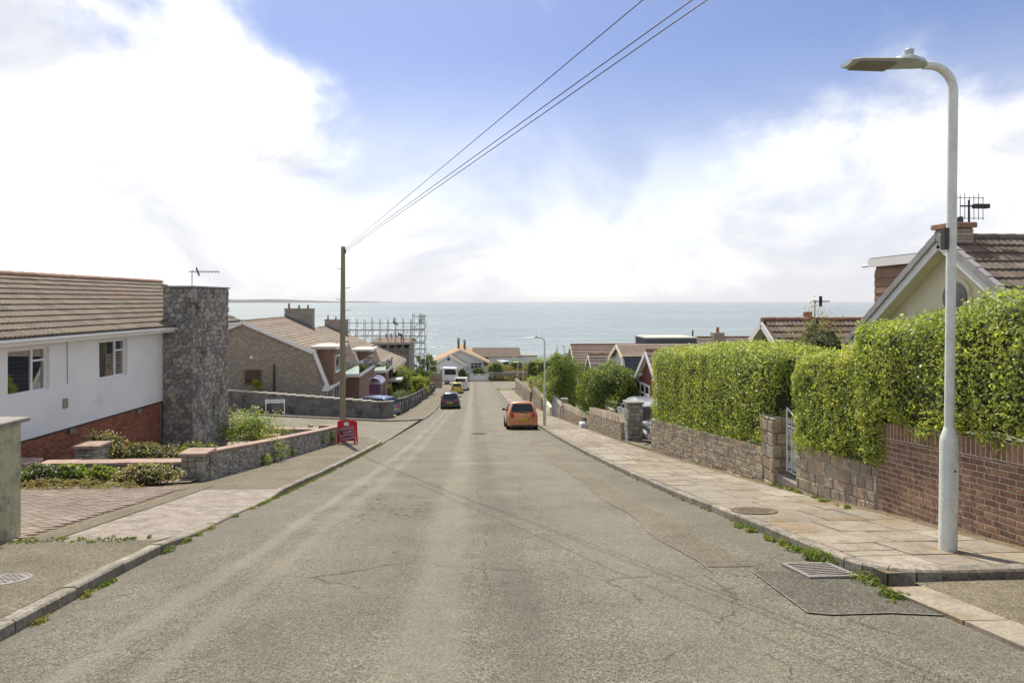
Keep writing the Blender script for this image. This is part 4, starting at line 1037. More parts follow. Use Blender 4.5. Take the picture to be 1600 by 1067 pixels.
def rowtiles(parent, O, U, D, Lu, Ld, mat, rows, name='tile_course', local=False, cols=0):
    """courses of tiles as overlapping boards (roofs too far off to pick single tiles)"""
    O, U, D = Vector(O), Vector(U).normalized(), Vector(D).normalized(); n = U.cross(D); n = n if n.z > 0 else -n
    gsz = Ld/rows
    for j in range(rows):
        m = MB(); nn = max(1, cols)
        a = O+D*(j*gsz); b = O+D*((j+1)*gsz+.03)
        m.hexa([a-n*.02, a+U*Lu-n*.02, b+U*Lu-n*.0, b-n*.0], [a+n*.012, a+U*Lu+n*.012, b+U*Lu+n*.045, b+n*.045])
        part(name, m, mat, parent, local)
def gable_brick(parent, poly, y, mat, dep, kind_name='gable_wall'):
    m = MB().prism([(x, y, z) for x, z in poly], (0, dep, 0)); return part(kind_name, m, mat, parent)
def chalet(y0, dz, lab, length, first):
    """mansard chalet: gable faces up the hill; ridge along the street"""
    rx, rz = -16.9, .14+dz; kx, kz = -11.75, -2.1+dz; ex, ez = -10.7, -4.72+dz; lx, lz = -22.6, -2.2+dz; gz0 = -8.2+dz
    t = thing('chalet_house', lab, 'house', (rx, y0, gz0+1.2))
    y1 = y0+length
    poly = [(lx, gz0), (ex-.35, gz0), (ex-.35, ez+.25), (kx-.05, kz-.1), (rx, rz-.12), (lx, lz-.1)]
    w = gable_brick(t, poly, y0+.12, 'mortar', length-.24, 'wall')
    # brickwork of the gable end: header-bond specks, real bricks in courses
    pcs = []
    if first:
        O, U, V, N = Vector((lx, y0+.12, 0)), Vector((1, 0, 0)), Vector((0, 0, 1)), Vector((0, -1, 0))
        zb = -7.2; bh = .115; r = 0; z = zb
        while z < rz-.2:
            # extent of the gable at this height
            zt = z+bh; xl_ = lx if zt < lz-.1 else lx+(zt-(lz-.1))/((rz-.12)-(lz-.1))*(rx-lx)
            xr_ = ex-.35 if zt < ez+.25 else (ex-.35+(zt-ez-.25)/(kz-.1-ez-.25)*(kx-.05-ex+.35) if zt < kz-.1 else kx-.05+(zt-kz+.1)/((rz-.12)-(kz-.1))*(rx-kx+.05))
            u = max(xl_, -20.5)-lx+(0 if r % 2 else .11)
            while u+.22 < xr_-lx:
                if not (-19.0 < lx+u+.1 < -16.85 and -4.6 < z < -3.2 and False):
                    pcs.append(stone_piece([(u, z), (u+.215, z), (u+.215, z+bh-.006), (u, z+bh-.006)], O, U, V, N, .02*random.uniform(.5, 1.4), .006))
                u += .225
            z += bh; r += 1
        rest = MB()
        for mb in pcs: rest.add(mb.v, mb.f)
        part('brick_courses', rest, 'brick_buff', t, kind='stuff')
    else: part('gable_cladding', MB().prism([(x, y0+.11, z) for x, z in poly], (0, -.02, 0)), 'brick_far', t)
    # roof planes
    rf = MB(); rf.slab((rx, y0-.05, rz), (rx, y1, rz), (kx+.06, y1, kz), (kx+.06, y0-.05, kz), .12); part('roof_slope', rf, 'roof_buff', t)
    D = Vector((kx+.06-rx, 0, kz-rz)); rowtiles(t, (rx, y0+.1, rz+.01), (0, 1, 0), D, length-.1, D.length, 'roof_buff', 15)
    rf = MB(); rf.slab((rx, y0-.05, rz-.002), (rx, y1, rz-.002), (lx-.3, y1, lz-.1), (lx-.3, y0-.05, lz-.1), .12); part('rear_roof_slope', rf, 'roof_buff', t)
    rf = MB(); rf.slab((kx+.05, y0, kz-.02), (kx+.05, y1, kz-.02), (ex, y1, ez), (ex, y0, ez), .1); part('mansard_slope', rf, 'roof_brown', t)
    # barge boards
    for a, b in (((rx, rz+.02), (kx, kz+.02)), ((kx+.02, kz+.06), (ex+.02, ez-.02)), ((lx-.3, lz-.08), (rx, rz+.02))):
        part('barge_board', MB().bar((a[0], y0-.07, a[1]-.1), (b[0], y0-.07, b[1]-.1), .05, .26), 'pale_fascia', t)
    part('barge_foot', MB().prism([(ex-.5, y0-.1, ez-.28), (ex+.06, y0-.1, ez-.28), (ex+.06, y0-.1, ez+.1), (ex-.2, y0-.1, ez+.35)], (0, .06, 0)), 'pale_fascia', t)
    for i in range(int(length/.9)): part('ridge_tile', MB().tube([(rx, y0+i*.9, rz+.01), (rx, y0+i*.9+.93, rz+.015)], .11, 7), 'roof_buff', t)
    # box dormer and its window
    d0, d1 = y0+1.0, y0+4.6; dx = ex+.15; zt = kz+.22; zb = ez+.95
    dm = part('dormer', MB().prism([(kx-.9, d0, zt-.1), (dx, d0, zt-.1), (dx, d0, zb-.9), (dx-.25, d0, zb-.9)], (0, d1-d0, 0)), 'brick_far', t)
    part('dormer_roof', MB().box(kx-1.4, dx+.3, d0-.3, d1+.3, zt-.1, zt+.1), 'felt_roof', dm, local=True); part('dormer_fascia', MB().box(dx+.3, dx+.34, d0-.3, d1+.3, zt-.14, zt+.08), 'pale_fascia', dm, local=True)
    window(dm, (dx, d0+.5, zb), (0, 1, 0), (0, 0, 1), (1, 0, 0), d1-d0-1.0, 1.25, [(0, .5, 0, 1), (.5, 1, 0, 1)], fw=.09)
    # eaves, front wall, balcony
    part('eaves_fascia', MB().bar((ex+.05, y0-.05, ez-.1), (ex+.05, y1, ez-.1), .08, .26), 'pale_fascia', t)
    bf, bt = y0+length*.42, y0+length*.92
    part('balcony_slab', MB().box(ex-.2, ex+1.35, bf, bt, ez+.1, ez+.36), 'pale_fascia', t)
    part('balcony_glass', MB().box(ex+1.28, ex+1.3, bf+.05, bt-.05, ez+.36, ez+1.35), 'glass_balcony', t)
    part('balcony_glass', MB().box(ex-.1, ex+1.27, bf+.03, bf+.05, ez+.36, ez+1.35), 'glass_balcony', t)
    part('porch_wall', MB().box(ex-.4, ex+1.1, bf+1.2, bt, gz0, ez+.098), 'brick_far', t)
    for i, yy in enumerate((y0+1.2, y0+3.6)):
        window(t, (ex-.36, yy, ez-1.9), (0, 1, 0), (0, 0, 1), (1, 0, 0), 1.5, 1.5, [(0, .5, 0, 1), (.5, 1, 0, 1)], fw=.08)
    # chimney on the party wall
    cy = y1-1.7; cw = 2.35; cz = rz+.75
    c = part('chimney', MB().prism([(rx-.15, cy, rz-.4), (rx+cw, cy, kz+.9), (rx+cw, cy, cz), (rx-.15, cy, cz)], (0, .75, 0)), 'stone_wall_far', t)
    part('chimney_cap', MB().box(rx-.2, rx+cw+.05, cy-.05, cy+.8, cz, cz+.07), 'coping_grey', c, local=True)
    part('flashing', MB().prism([(rx-.16, cy-.02, rz-.25), (rx+cw+.01, cy-.02, rz-.25-(cw)*.43), (rx+cw+.01, cy-.02, rz+.2-cw*.43), (rx-.16, cy-.02, rz+.25)], (0, .015, 0)), 'lead_flashing', c, local=True)
    for i, px in enumerate((.15, 1.05, 1.85)):
        part('chimney_pot', MB().lathe([(.1, 0), (.08, .32 if i else .48)], 10, c=(rx+px, cy+.38, cz+.06)), 'terracotta' if i == 0 else 'coping_grey', c, local=True)
    return t
c1 = chalet(48.0, 0, 'brown brick mansard chalet with white bargeboards beside the stepped wall', 12.6, True)
window(c1, (-16.75, 48.05, -4.35), (1, 0, 0), (0, 0, 1), (0, -1, 0), 1.15, .95, [(0, .48, 0, 1), (.48, 1, 0, 1)], frame='frame_brown', fw=.08)
part('soil_pipe', MB().tube([(-14.65, 48.0, -6.9), (-14.65, 48.0, -3.0)], .07, 8), 'dark_metal', c1)
part('flue_cover', MB().box(-16.4, -16.2, 48.03, 48.1, -2.6, -2.4), 'pale_fascia', c1)
c2 = chalet(64.2, -1.45, 'second mansard chalet down the hill with curved purple porch', 12.0, False)
pc = MB(); cx0, cz0 = -9.8, -6.5
pts = [(cx0+math.cos(R(a))*.9, cz0+math.sin(R(a))*.7) for a in range(0, 181, 20)]
pc.v = [Vector((x, 62.5, z)) for x, z in pts]+[Vector((x, 65.5, z)) for x, z in pts]; pc.f = [(i, i+1, len(pts)+i+1, len(pts)+i) for i in range(len(pts)-1)]
t = thing('porch', 'arched purple canopy porch on timber posts between the chalets', 'porch', (cx0, 64, g(cx0, 64)))
part('canopy', pc, 'purple', t, smooth=True)
part('porch_wall', MB().box(cx0-.85, cx0+.85, 63.2, 65.4, g(cx0, 64), cz0-.02), 'purple', t)
for s in (-.85, .85): part('post', MB().box(cx0+s-.07, cx0+s+.07, 62.55, 62.7, g(cx0, 64)-.3, cz0+.02), 'timber', t)
# third house: plain tiled roof
h3 = thing('bungalow', 'bungalow with plain ridged tile roof below the scaffolding', 'house', (-12.7, 80, g(-12, 80)))
m = MB().prism([(-18, 73.6, -12), (-9.6, 73.6, -12), (-9.6, 73.6, -6.3), (-13.4, 73.6, -4.65), (-18, 73.6, -6.5)], (0, 13, 0)); part('wall', m, 'render_cream', h3)
D = Vector((4.3, 0, -1.75)); rf = MB().slab((-13.4, 73.2, -4.5), (-13.4, 87.2, -4.5), (-9.1, 87.2, -6.25), (-9.1, 73.2, -6.25), .1); part('roof_slope', rf, 'roof_brown', h3)
rowtiles(h3, (-13.4, 73.2, -4.48), (0, 1, 0), D, 14, D.length, 'roof_buff', 11)
rf = MB().slab((-13.4, 73.2, -4.5), (-13.4, 87.2, -4.5), (-18.2, 87.2, -6.4), (-18.2, 73.2, -6.4), .1); part('rear_roof_slope', rf, 'roof_brown', h3)
part('verge_board', MB().bar((-13.4, 87.2, -4.5), (-9.1, 87.2, -6.25), .05, .2), 'pale_fascia', h3); part('fascia', MB().bar((-9.07, 73.2, -6.4), (-9.07, 87.2, -6.4), .05, .22), 'pale_fascia', h3)
part('flat_roof_porch', MB().box(-9.6, -8.2, 73, 78, -7.5, -7.25), 'felt_roof', h3)
part('slate_dormer', MB().prism([(-12.9, 72.9, -5.6), (-11.6, 72.9, -6.0), (-11.6, 72.9, -4.9), (-12.9, 72.9, -4.5)], (0, 1.8, 0)), 'lead_flashing', h3)
window(h3, (-9.58, 80, -9), (0, 1, 0), (0, 0, 1), (1, 0, 0), 2.4, 1.4, [(0, .5, 0, 1), (.5, 1, 0, 1)], fw=.09)

# ------------------------------------------------------------------ house in scaffolding with two workers
hs = thing('house', 'half built flat topped house wrapped in scaffolding', 'house', (-13, 97, g(-13, 97)))
part('wall', MB().box(-14.6, -9.4, 94, 102, -13, -5.2), 'stone_wall_far', hs)
part('roof_slope', MB().slab((-14.9, 93.5, -4.6), (-9.1, 93.5, -4.6), (-9.1, 98, -3.9), (-14.9, 98, -3.9), .2), 'roof_brown', hs)
part('roof_slope', MB().slab((-14.9, 102.5, -4.6), (-9.1, 102.5, -4.6), (-9.1, 98.02, -3.9), (-14.9, 98.02, -3.9), .2), 'roof_brown', hs)
part('gable', MB().prism([(-9.5, 94, -5.2), (-9.5, 102, -5.2), (-9.5, 98, -4.0)], (.1, 0, 0)), 'stone_wall_far', hs)
for i in range(3): part('chimney_pot', MB().lathe([(.13, 0), (.11, .7)], 8, c=(-13.2+i*.7, 98, -4)), 'terracotta', hs)
sc = thing('scaffolding', 'steel tube scaffolding with boarded lifts and stair tower', 'scaffold', (-13, 92, g(-13, 92)))
def tb(a, b, nm, r=.045): part(nm, MB().tube([a, b], r, 5), 'steel', sc)
base = -12.8
for i in range(9):
    x = -17.8+i*1.1
    for y in (92.2, 93.4): tb((x, y, base), (x, y, -.75-.1*(i % 3)-.2*(y > 93)), 'standard')
for z in (-6.3, -4.4, -2.55):
    for y in (92.2, 93.4):
        tb((-18.2, y, z), (-7.0, y, z), 'ledger'); tb((-18.2, y, z+1.0), (-7.0, y, z+1.0), 'guard_rail', .035)
    for k in range(5): part('board', MB().box(-18.0, -7.2, 92.25+k*.23, 92.45+k*.23, z+.05, z+.09), 'timber', sc)
for i in range(6): tb((-18.0+i*1.8, 92.15, -6.3), (-16.6+i*1.8, 92.15, -2.6), 'brace', .035)
for x in (-8.6, -7.6, -6.9):
    for y in (91.0, 93.4): tb((x, y, base), (x, y, -.1 if x < -7 else -.35), 'standard')
for k in range(6):
    z = -11+k*1.75; part('stair_flight', MB().bar((-8.5, 91.4+.5*(k % 2), z), (-7.0, 91.4+.5*(k % 2), z+1.6), .5, .07), 'steel', sc); tb((-8.6, 91, z+1.7), (-6.9, 91, z+1.7), 'ledger'); tb((-6.9, 91, z), (-6.9, 93.4, z+1.6), 'brace', .035)
part('debris_net', MB().box(-7.75, -6.95, 90.95, 90.97, -1.7, -.2), 'glass_balcony', sc)
paint('cloth_black', (.02, .02, .022), .9); paint('skin', (.42, .24, .17), .6)
def person(label, loc, joints, edges, radii, mat, rz=0, hat=None):
    t = thing('person', label, 'person', loc, rz)
    me = bpy.data.meshes.new('body'); me.from_pydata(joints, edges, []); me.materials.append(MATS[mat])
    o = bpy.data.objects.new('body', me); link(o, t, True)
    md = o.modifiers.new('skin', 'SKIN'); sl = me.skin_vertices[0].data if me.skin_vertices else None
    if sl is None:
        bm = bmesh.new(); bm.from_mesh(me); bm.verts.layers.skin.verify(); bm.to_mesh(me); bm.free(); sl = me.skin_vertices[0].data
    for i, r in enumerate(radii): sl[i].radius = (r, r); sl[i].use_root = (i == 0)
    o.modifiers.new('sub', 'SUBSURF').levels = 1; o.modifiers['sub'].render_levels = 1
    hd = Vector(joints[3]); part('head', MB().lathe([(.03, -.12), (.085, -.07), (.1, .0), (.095, .06), (.06, .12), (.01, .14)], 10, c=hd+Vector((0, 0, .13))), hat or 'skin', t, True, smooth=True)
E_ = [(0, 1), (1, 2), (2, 3), (2, 4), (4, 5), (5, 6), (2, 7), (7, 8), (8, 9), (0, 10), (10, 11), (11, 12), (12, 13), (0, 14), (14, 15), (15, 16), (16, 17)]
Rr = [.15, .16, .15, .06, .07, .055, .045, .07, .055, .045, .11, .075, .055, .05, .11, .075, .055, .05]
sit = [(0, 0, .2), (-.05, 0, .45), (-.08, 0, .68), (-.02, 0, .82), (-.08, .2, .64), (.05, .26, .42), (.25, .2, .4), (-.08, -.2, .64), (.05, -.26, .42), (.25, -.2, .4), (.08, .1, .2), (.42, .12, .42), (.45, .12, .05), (.6, .12, .03), (.08, -.1, .2), (.42, -.12, .4), (.45, -.12, .05), (.6, -.12, .03)]
person('worker in dark clothes sitting on the top scaffold lift', (-11.4, 92.8, -1.9), sit, E_, Rr, 'cloth_black', R(20), 'cloth_black')
bend = [(0, 0, .92), (.18, 0, 1.12), (.42, 0, 1.22), (.56, 0, 1.18), (.42, .2, 1.18), (.5, .24, .9), (.62, .2, .7), (.42, -.2, 1.18), (.5, -.24, .9), (.62, -.2, .7), (0, .1, .88), (.08, .12, .48), (-.02, .12, .08), (.14, .12, .04), (0, -.1, .88), (-.1, -.12, .48), (-.25, -.12, .08), (-.1, -.12, .04)]
person('worker bending forward on the middle scaffold boards', (-10.3, 92.8, -4.3), bend, E_, Rr, 'cloth_black', R(160))

# timber fence beside the lorry
tf = thing('timber_fence', 'weathered horizontal board fence behind the lower gardens', 'fence', (-10, 106, g(-10, 106)))
for i in range(9): part('post', MB().box(-16.2+i*1.35, -16.05+i*1.35, 106, 106.12, -14, -10.6), 'timber', tf)
for j in range(9): part('slat', MB().box(-16.3, -5.2, 105.94, 105.99, -13.2+j*.28, -12.96+j*.28), 'timber', tf)
# ------------------------------------------------------------------ right-hand side: brick wall, stone walls, gate
WX = WALLX
def gy_(u): return g(0, u)+.09
# brown brick wall with a soldier course; courses fall more gently than the hill
BY0, BY1, SLP = 4.0, 9.28, -.088
bt = lambda y: .06+(y-6.7)*SLP       # top of wall at y
bw = thing('brick_wall', 'brown brick boundary wall with soldier course under the tall hedge', 'wall', (WX+.1, 7, gy_(7)))
m = MB()
for a, b in zip(frange(BY0, BY1, .6), frange(BY0, BY1, .6)[1:]):
    m.hexa([(WX+.012, a, gy_(a)-.4), (WX+.22, a, gy_(a)-.4), (WX+.22, b, gy_(b)-.4), (WX+.012, b, gy_(b)-.4)], [(WX+.012, a, bt(a)-.004), (WX+.22, a, bt(a)-.004), (WX+.22, b, bt(b)-.004), (WX+.012, b, bt(b)-.004)])
part('core', m, 'mortar_pale', bw)
O, U, V, N = Vector((WX+.012, BY0, 0)), Vector((0, 1, 0)), Vector((0, 0, 1)), Vector((-1, 0, 0)); L = BY1-BY0
pcs = coursed(O, U, V, N, L, lambda u: gy_(BY0)+(gy_(BY1)-gy_(BY0))*u/L-.12, lambda u: bt(BY0+u)-.222, (.075, .075), (.225, .225), .006, .0068, SLP, .0012, stag=.112)
sol = []
u = 0
while u < L-.07:
    z0, z1 = bt(BY0+u), bt(BY0+u+.07)
    sol.append(stone_piece([(u, z0-.22), (u+.07, z1-.22), (u+.07, z1), (u, z0)], O, U, V, N, .007*random.uniform(.7, 1.3), .006)); u += .0755
emit('brick', pcs, 'brick_brown', bw, 245, 8); emit('soldier_brick', sol, 'brick_brown', bw, 55, 8)
def stone_wall(label, y0, y1, top0, top1, hs, ws, limit, x=WX, mat='stone_buff', wavy=0, minpx=7, proud=.02, t=.24, name='stone_wall', slope=None, cope=None, zoff=0):
    rt = thing(name, label, 'wall', (x+.1, (y0+y1)/2, gy_((y0+y1)/2)))
    tp = lambda y: top0+(top1-top0)*(y-y0)/(y1-y0)
    m = MB(); sg = frange(y0, y1, .8)
    for a, b in zip(sg, sg[1:]):
        m.hexa([(x, a, gy_(a)-.35), (x+t, a, gy_(a)-.35), (x+t, b, gy_(b)-.35), (x, b, gy_(b)-.35)], [(x, a, tp(a)-.01), (x+t, a, tp(a)-.01), (x+t, b, tp(b)-.01), (x, b, tp(b)-.01)])
    part('core', m, 'mortar_pale' if mat == 'stone_buff' else 'mortar', rt)
    O, U, V, N = Vector((x, y0, 0)), Vector((0, 1, 0)), Vector((0, 0, 1)), Vector((-1, 0, 0)); L = y1-y0
    gs = (gy_(y1)-gy_(y0))/L
    pcs = coursed(O, U, V, N, L, lambda u: gy_(y0)+gs*u-.1, lambda u: tp(y0+u), hs, ws, proud, .0065, gs*.8 if slope is None else slope, .008)
    O2 = Vector((x, y0, 0)); pcs += coursed(O2, Vector((1, 0, 0)), V, Vector((0, -1, 0)), t, lambda u: gy_(y0)-.1, lambda u: tp(y0), hs, (.1, .24), proud, .006, 0, .006)
    emit('stone', pcs, mat, rt, limit, minpx)
    if wavy:
        n = int(L/wavy)
        for i in range(n):
            a = y0+i*wavy; zz = tp(a+wavy/2); m = MB(); k = .26
            pts = [(a+.01, zz-.06), (a+wavy*.5, zz+k*.35), (a+wavy-.03, zz+k), (a+wavy-.005, zz-.02)]
            part('coping_stone', MB().prism([(x-.03, p, q) for p, q in pts], (t+.06, 0, 0)), mat, rt, bev=.012)
    return rt
stone_wall('squared buff stone wall between iron gate and brick wall', 9.3, 11.65, -.85, -1.0, (.13, .24), (.16, .42), 110, slope=-.1)
zc0 = EYE-.227*13.5; zc1 = EYE-.185*21.7
stone_wall('long buff coursed stone wall under the clipped hedge', 13.12, 21.5, zc0, zc1, (.08, .14), (.2, .42), 230, slope=-.115, minpx=8)
pier('gate_pillar', 'square buff stone pillar beside the white iron gate', WX+.16, 12.8, .42, .58, 1.38, 'stone_buff', None, z0=gy_(12.85), hs=(.2, .28), ws=(.22, .42), core='mortar')
# gate step and scrolled iron gate
gs_ = one('gate_step', MB().cbox(WX+.02, WX+.9, 11.67, 12.49, gy_(12.1)-.5, gy_(11.7)+.1, .015), 'concrete', 'worn concrete step at the scrolled iron gate', 'step')
paint('gate_paint', (.62, .62, .6), .5, dirt=.25)
gt = thing('iron_gate', 'pale painted wrought iron gate with scrolls between pillar and hedge', 'gate', (WX+.22, 11.68, gy_(11.7)+.14))
def gbar(a, b, nm, r=.013): part(nm, MB().tube([(0, *a), (0, *b)], r, 6), 'gate_paint', gt, True)
GW, GH = .8, 1.12
gbar((0, 0), (0, GH), 'stile', .02); gbar((GW, 0), (GW, GH+.12), 'stile', .02); gbar((0, .03), (GW, .03), 'rail', .018); gbar((0, .92), (GW, .92), 'rail', .018)
part('top_bow', MB().tube([(0, GW*i/10, GH-.02+.2*math.sin(math.pi*i/10)*0+.17*(i/10)**2) for i in range(11)], .018, 6), 'gate_paint', gt, True)
for i in range(1, 4): gbar((GW*i/4, .03), (GW*i/4, GH), 'bar')
def scroll(c, r, s, turns=1.6):
    pts = [(0, c[0]+s*math.cos(t)*r*(1-t/(turns*2*math.pi)*.75), c[1]+math.sin(t)*r*(1-t/(turns*2*math.pi)*.75)) for t in [k*turns*2*math.pi/26 for k in range(27)]]
    part('scroll', MB().tube(pts, .009, 5), 'gate_paint', gt, True)
for i in range(4):
    cx = GW*(i+.5)/4
    for z in (.14, .36, .6, .8): scroll((cx, z), .085, 1 if (i+int(z*10)) % 2 else -1)
    part('bow', MB().tube([(0, cx+.09*math.sin(math.pi*k/8), .08+.8*k/8) for k in range(9)], .009, 5), 'gate_paint', gt, True)
    part('bow', MB().tube([(0, cx-.09*math.sin(math.pi*k/8), .08+.8*k/8) for k in range(9)], .009, 5), 'gate_paint', gt, True)
    scroll((cx, 1.02), .06, 1)
# walls further down
pier('gate_pillar', 'tall grey stone pillar at the mouth of the car drive', 6.45, 25.55, .62, .62, 1.55, 'stone_grey', 'coping_grey', z0=gy_(25.6), hs=(.11, .22), ws=(.18, .34), core='mortar')
zt = lambda py, d: EYE-(py-470)*d/1000
stone_wall('buff coursed wall with wavy rustic coping next to tall pillar', 25.95, 33.6, zt(657, 26)-.1, zt(640, 33.6)-.18, (.06, .1), (.14, .3), 300, wavy=.6, minpx=6, mat='stone_buff')
stone_wall('buff stone wall with saw-tooth coping between two narrow gaps', 35.3, 43.2, zt(650, 35.5)-.08, zt(634, 43)-.18, (.06, .1), (.14, .3), 120, wavy=.6, minpx=6)
pier('gate_pillar', 'round topped narrow stone post where the tree overhangs', 6.25, 43.8, .42, .42, 1.3, 'stone_grey', 'coping_grey', z0=gy_(43.8), hs=(.12, .2), ws=(.18, .3), capo=.03, caph=.1)
pier('gate_pillar', 'low capped stone post beside the round topped one', 6.2, 42.95, .4, .36, .95, 'stone_buff', 'coping_grey', z0=gy_(43), hs=(.1, .18), ws=(.18, .3), capo=.03)
stone_wall('grey stone wall in shade of the overhanging tree', 44.4, 49.5, zt(634, 44.6), zt(612, 49.6), (.09, .16), (.16, .34), 60, mat='stone_grey', minpx=5)
stone_wall('weathered stone wall with rough capping past the tall lamp', 57, 65, zt(619, 58), zt(608, 65), (.1, .18), (.18, .36), 40, mat='stone_buff', wavy=.5, minpx=5)
stone_wall('last stone wall before the grass verge and lane', 69, 93, zt(612, 69), zt(594, 93), (.14, .24), (.25, .5), 40, mat='stone_buff', wavy=.6, minpx=5)
one('garden_wall', MB().box(6.1, 6.35, 51.2, 56.0, -8.9, -6.9), 'render_cream', 'short smooth rendered wall between tree and lamp', 'wall')
one('white_box', MB().cbox(5.75, 6.1, 34.15, 34.75, gy_(34.4)-.05, gy_(34.4)+.26, .02), 'upvc_white', 'small white box standing in gap of the stone wall', 'box')
one('drive_wall', MB().hexa([(6.8, 26.4, -5.0), (14, 26.4, -5.0), (14, 26.62, -5.0), (6.8, 26.62, -5.0)], [(6.8, 26.4, -2.78), (14, 26.4, -2.7), (14, 26.62, -2.7), (6.8, 26.62, -2.78)]), 'grey_block', 'dark block wall alongside the silver car drive', 'wall')
one('garden_wall', MB().box(6.8, 7.0, 31.3, 34.2, -6, -3.75), 'coping_grey', 'grey retaining wall under the rounded bush', 'wall')
sheet('driveway_right', 'asphalt_path', frange(6.0, 14, .8), frange(21.6, 26.3, .4), lambda x, y: (x, y, g(0, y)+KH+.004))

# ------------------------------------------------------------------ street lamps
def street_lamp(label, x, y, H, arm=.2, zoff=.1, detail=True, lean=.0):
    z0 = gy_(y)+.02; t = thing('street_lamp', label, 'street lamp', (x, y, z0), 0, 'street lamps down the hill'); t.rotation_euler.y = lean
    part('base', MB().lathe([(.086, -.3), (.086, 1.15), (.08, 1.2), (.05, 1.3)], 20), 'lamp_paint', t, True, smooth=True)
    r = .26; path = [(0, 0, 1.28), (0, 0, H-r)]+[(-r+r*math.cos(R(a)), 0, H-r+r*math.sin(R(a))) for a in range(10, 91, 10)]+[(-r-arm*.35, 0, H)]
    part('column', MB().tube(path, [.047]*2+[.043]*(len(path)-2), 16), 'lamp_paint', t, True, smooth=True)
    hx = -r-arm*.3; hd = MB()
    secs = [(0, .05, .05, 0), (.06, .1, .075, .005), (.2, .15, .085, .01), (.34, .17, .06, .005), (.36, .17, .035, .0), (.78, .155, .03, -.005), (.86, .12, .02, -.01)]
    for i, (u, w, hh, dz) in enumerate(secs):
        for k in range(10):
            a = 2*math.pi*k/10; s = math.sin(a); hd.v.append(Vector((hx-u, math.cos(a)*w, dz+H+(s*hh if s > 0 else s*.028))))
    hd.f = [(i*10+k, i*10+(k+1) % 10, (i+1)*10+(k+1) % 10, (i+1)*10+k) for i in range(len(secs)-1) for k in range(10)]+[tuple(range(10)), tuple(range(60, 70))]
    h_ = part('lamp_head', hd, 'lamp_head', t, True, smooth=True)
    part('lens', MB().box(hx-.78, hx-.38, -.115, .115, H-.04, H-.03), 'lens_dirty', h_, True)
    part('photocell', MB().lathe([(.04, 0), (.045, .07), (.03, .085)], 12, c=(hx-.17, 0, H+.085)), 'lamp_head', h_, True)
    if detail:
        part('bracket', MB().box(-.1, -.05, -.03, .03, H-1.95, H-1.72), 'dark_metal', t, True)
        part('inspection_door', MB().box(-.04, .04, -.0905, -.084, .42, .95), 'lamp_paint', t, True, bev=.002)
        part('door_lock', MB().lathe([(.012, 0), (.012, .006)], 8, 'y', c=(.0, -.097, .86)), 'dark_metal', t, True)
pmat('lamp_head', (.42, .45, .47), (.32, .34, .36), 6, r=.5, c3=(.25, .2, .08), s3=9, t3=(.62, .75)); pmat('lens_dirty', (.14, .13, .1), (.2, .18, .12), 8, r=.3)
b1 = gpt(1481, 862, .1)
street_lamp('pale green street lamp column standing before the brown brick wall', b1.x, b1.y, 5.14, lean=.012)
b2 = gpt(846.5, 665, .1)
street_lamp('street lamp on the footway just behind the orange hatchback', 4.05, b2.y, 5.0)
street_lamp('thin distant lamp column at the weathered stone wall', 5.75, 74.5, 4.4)
street_lamp('far lamp standing among yellow weeds by the lane', 8.9, 128.9, 4.6)

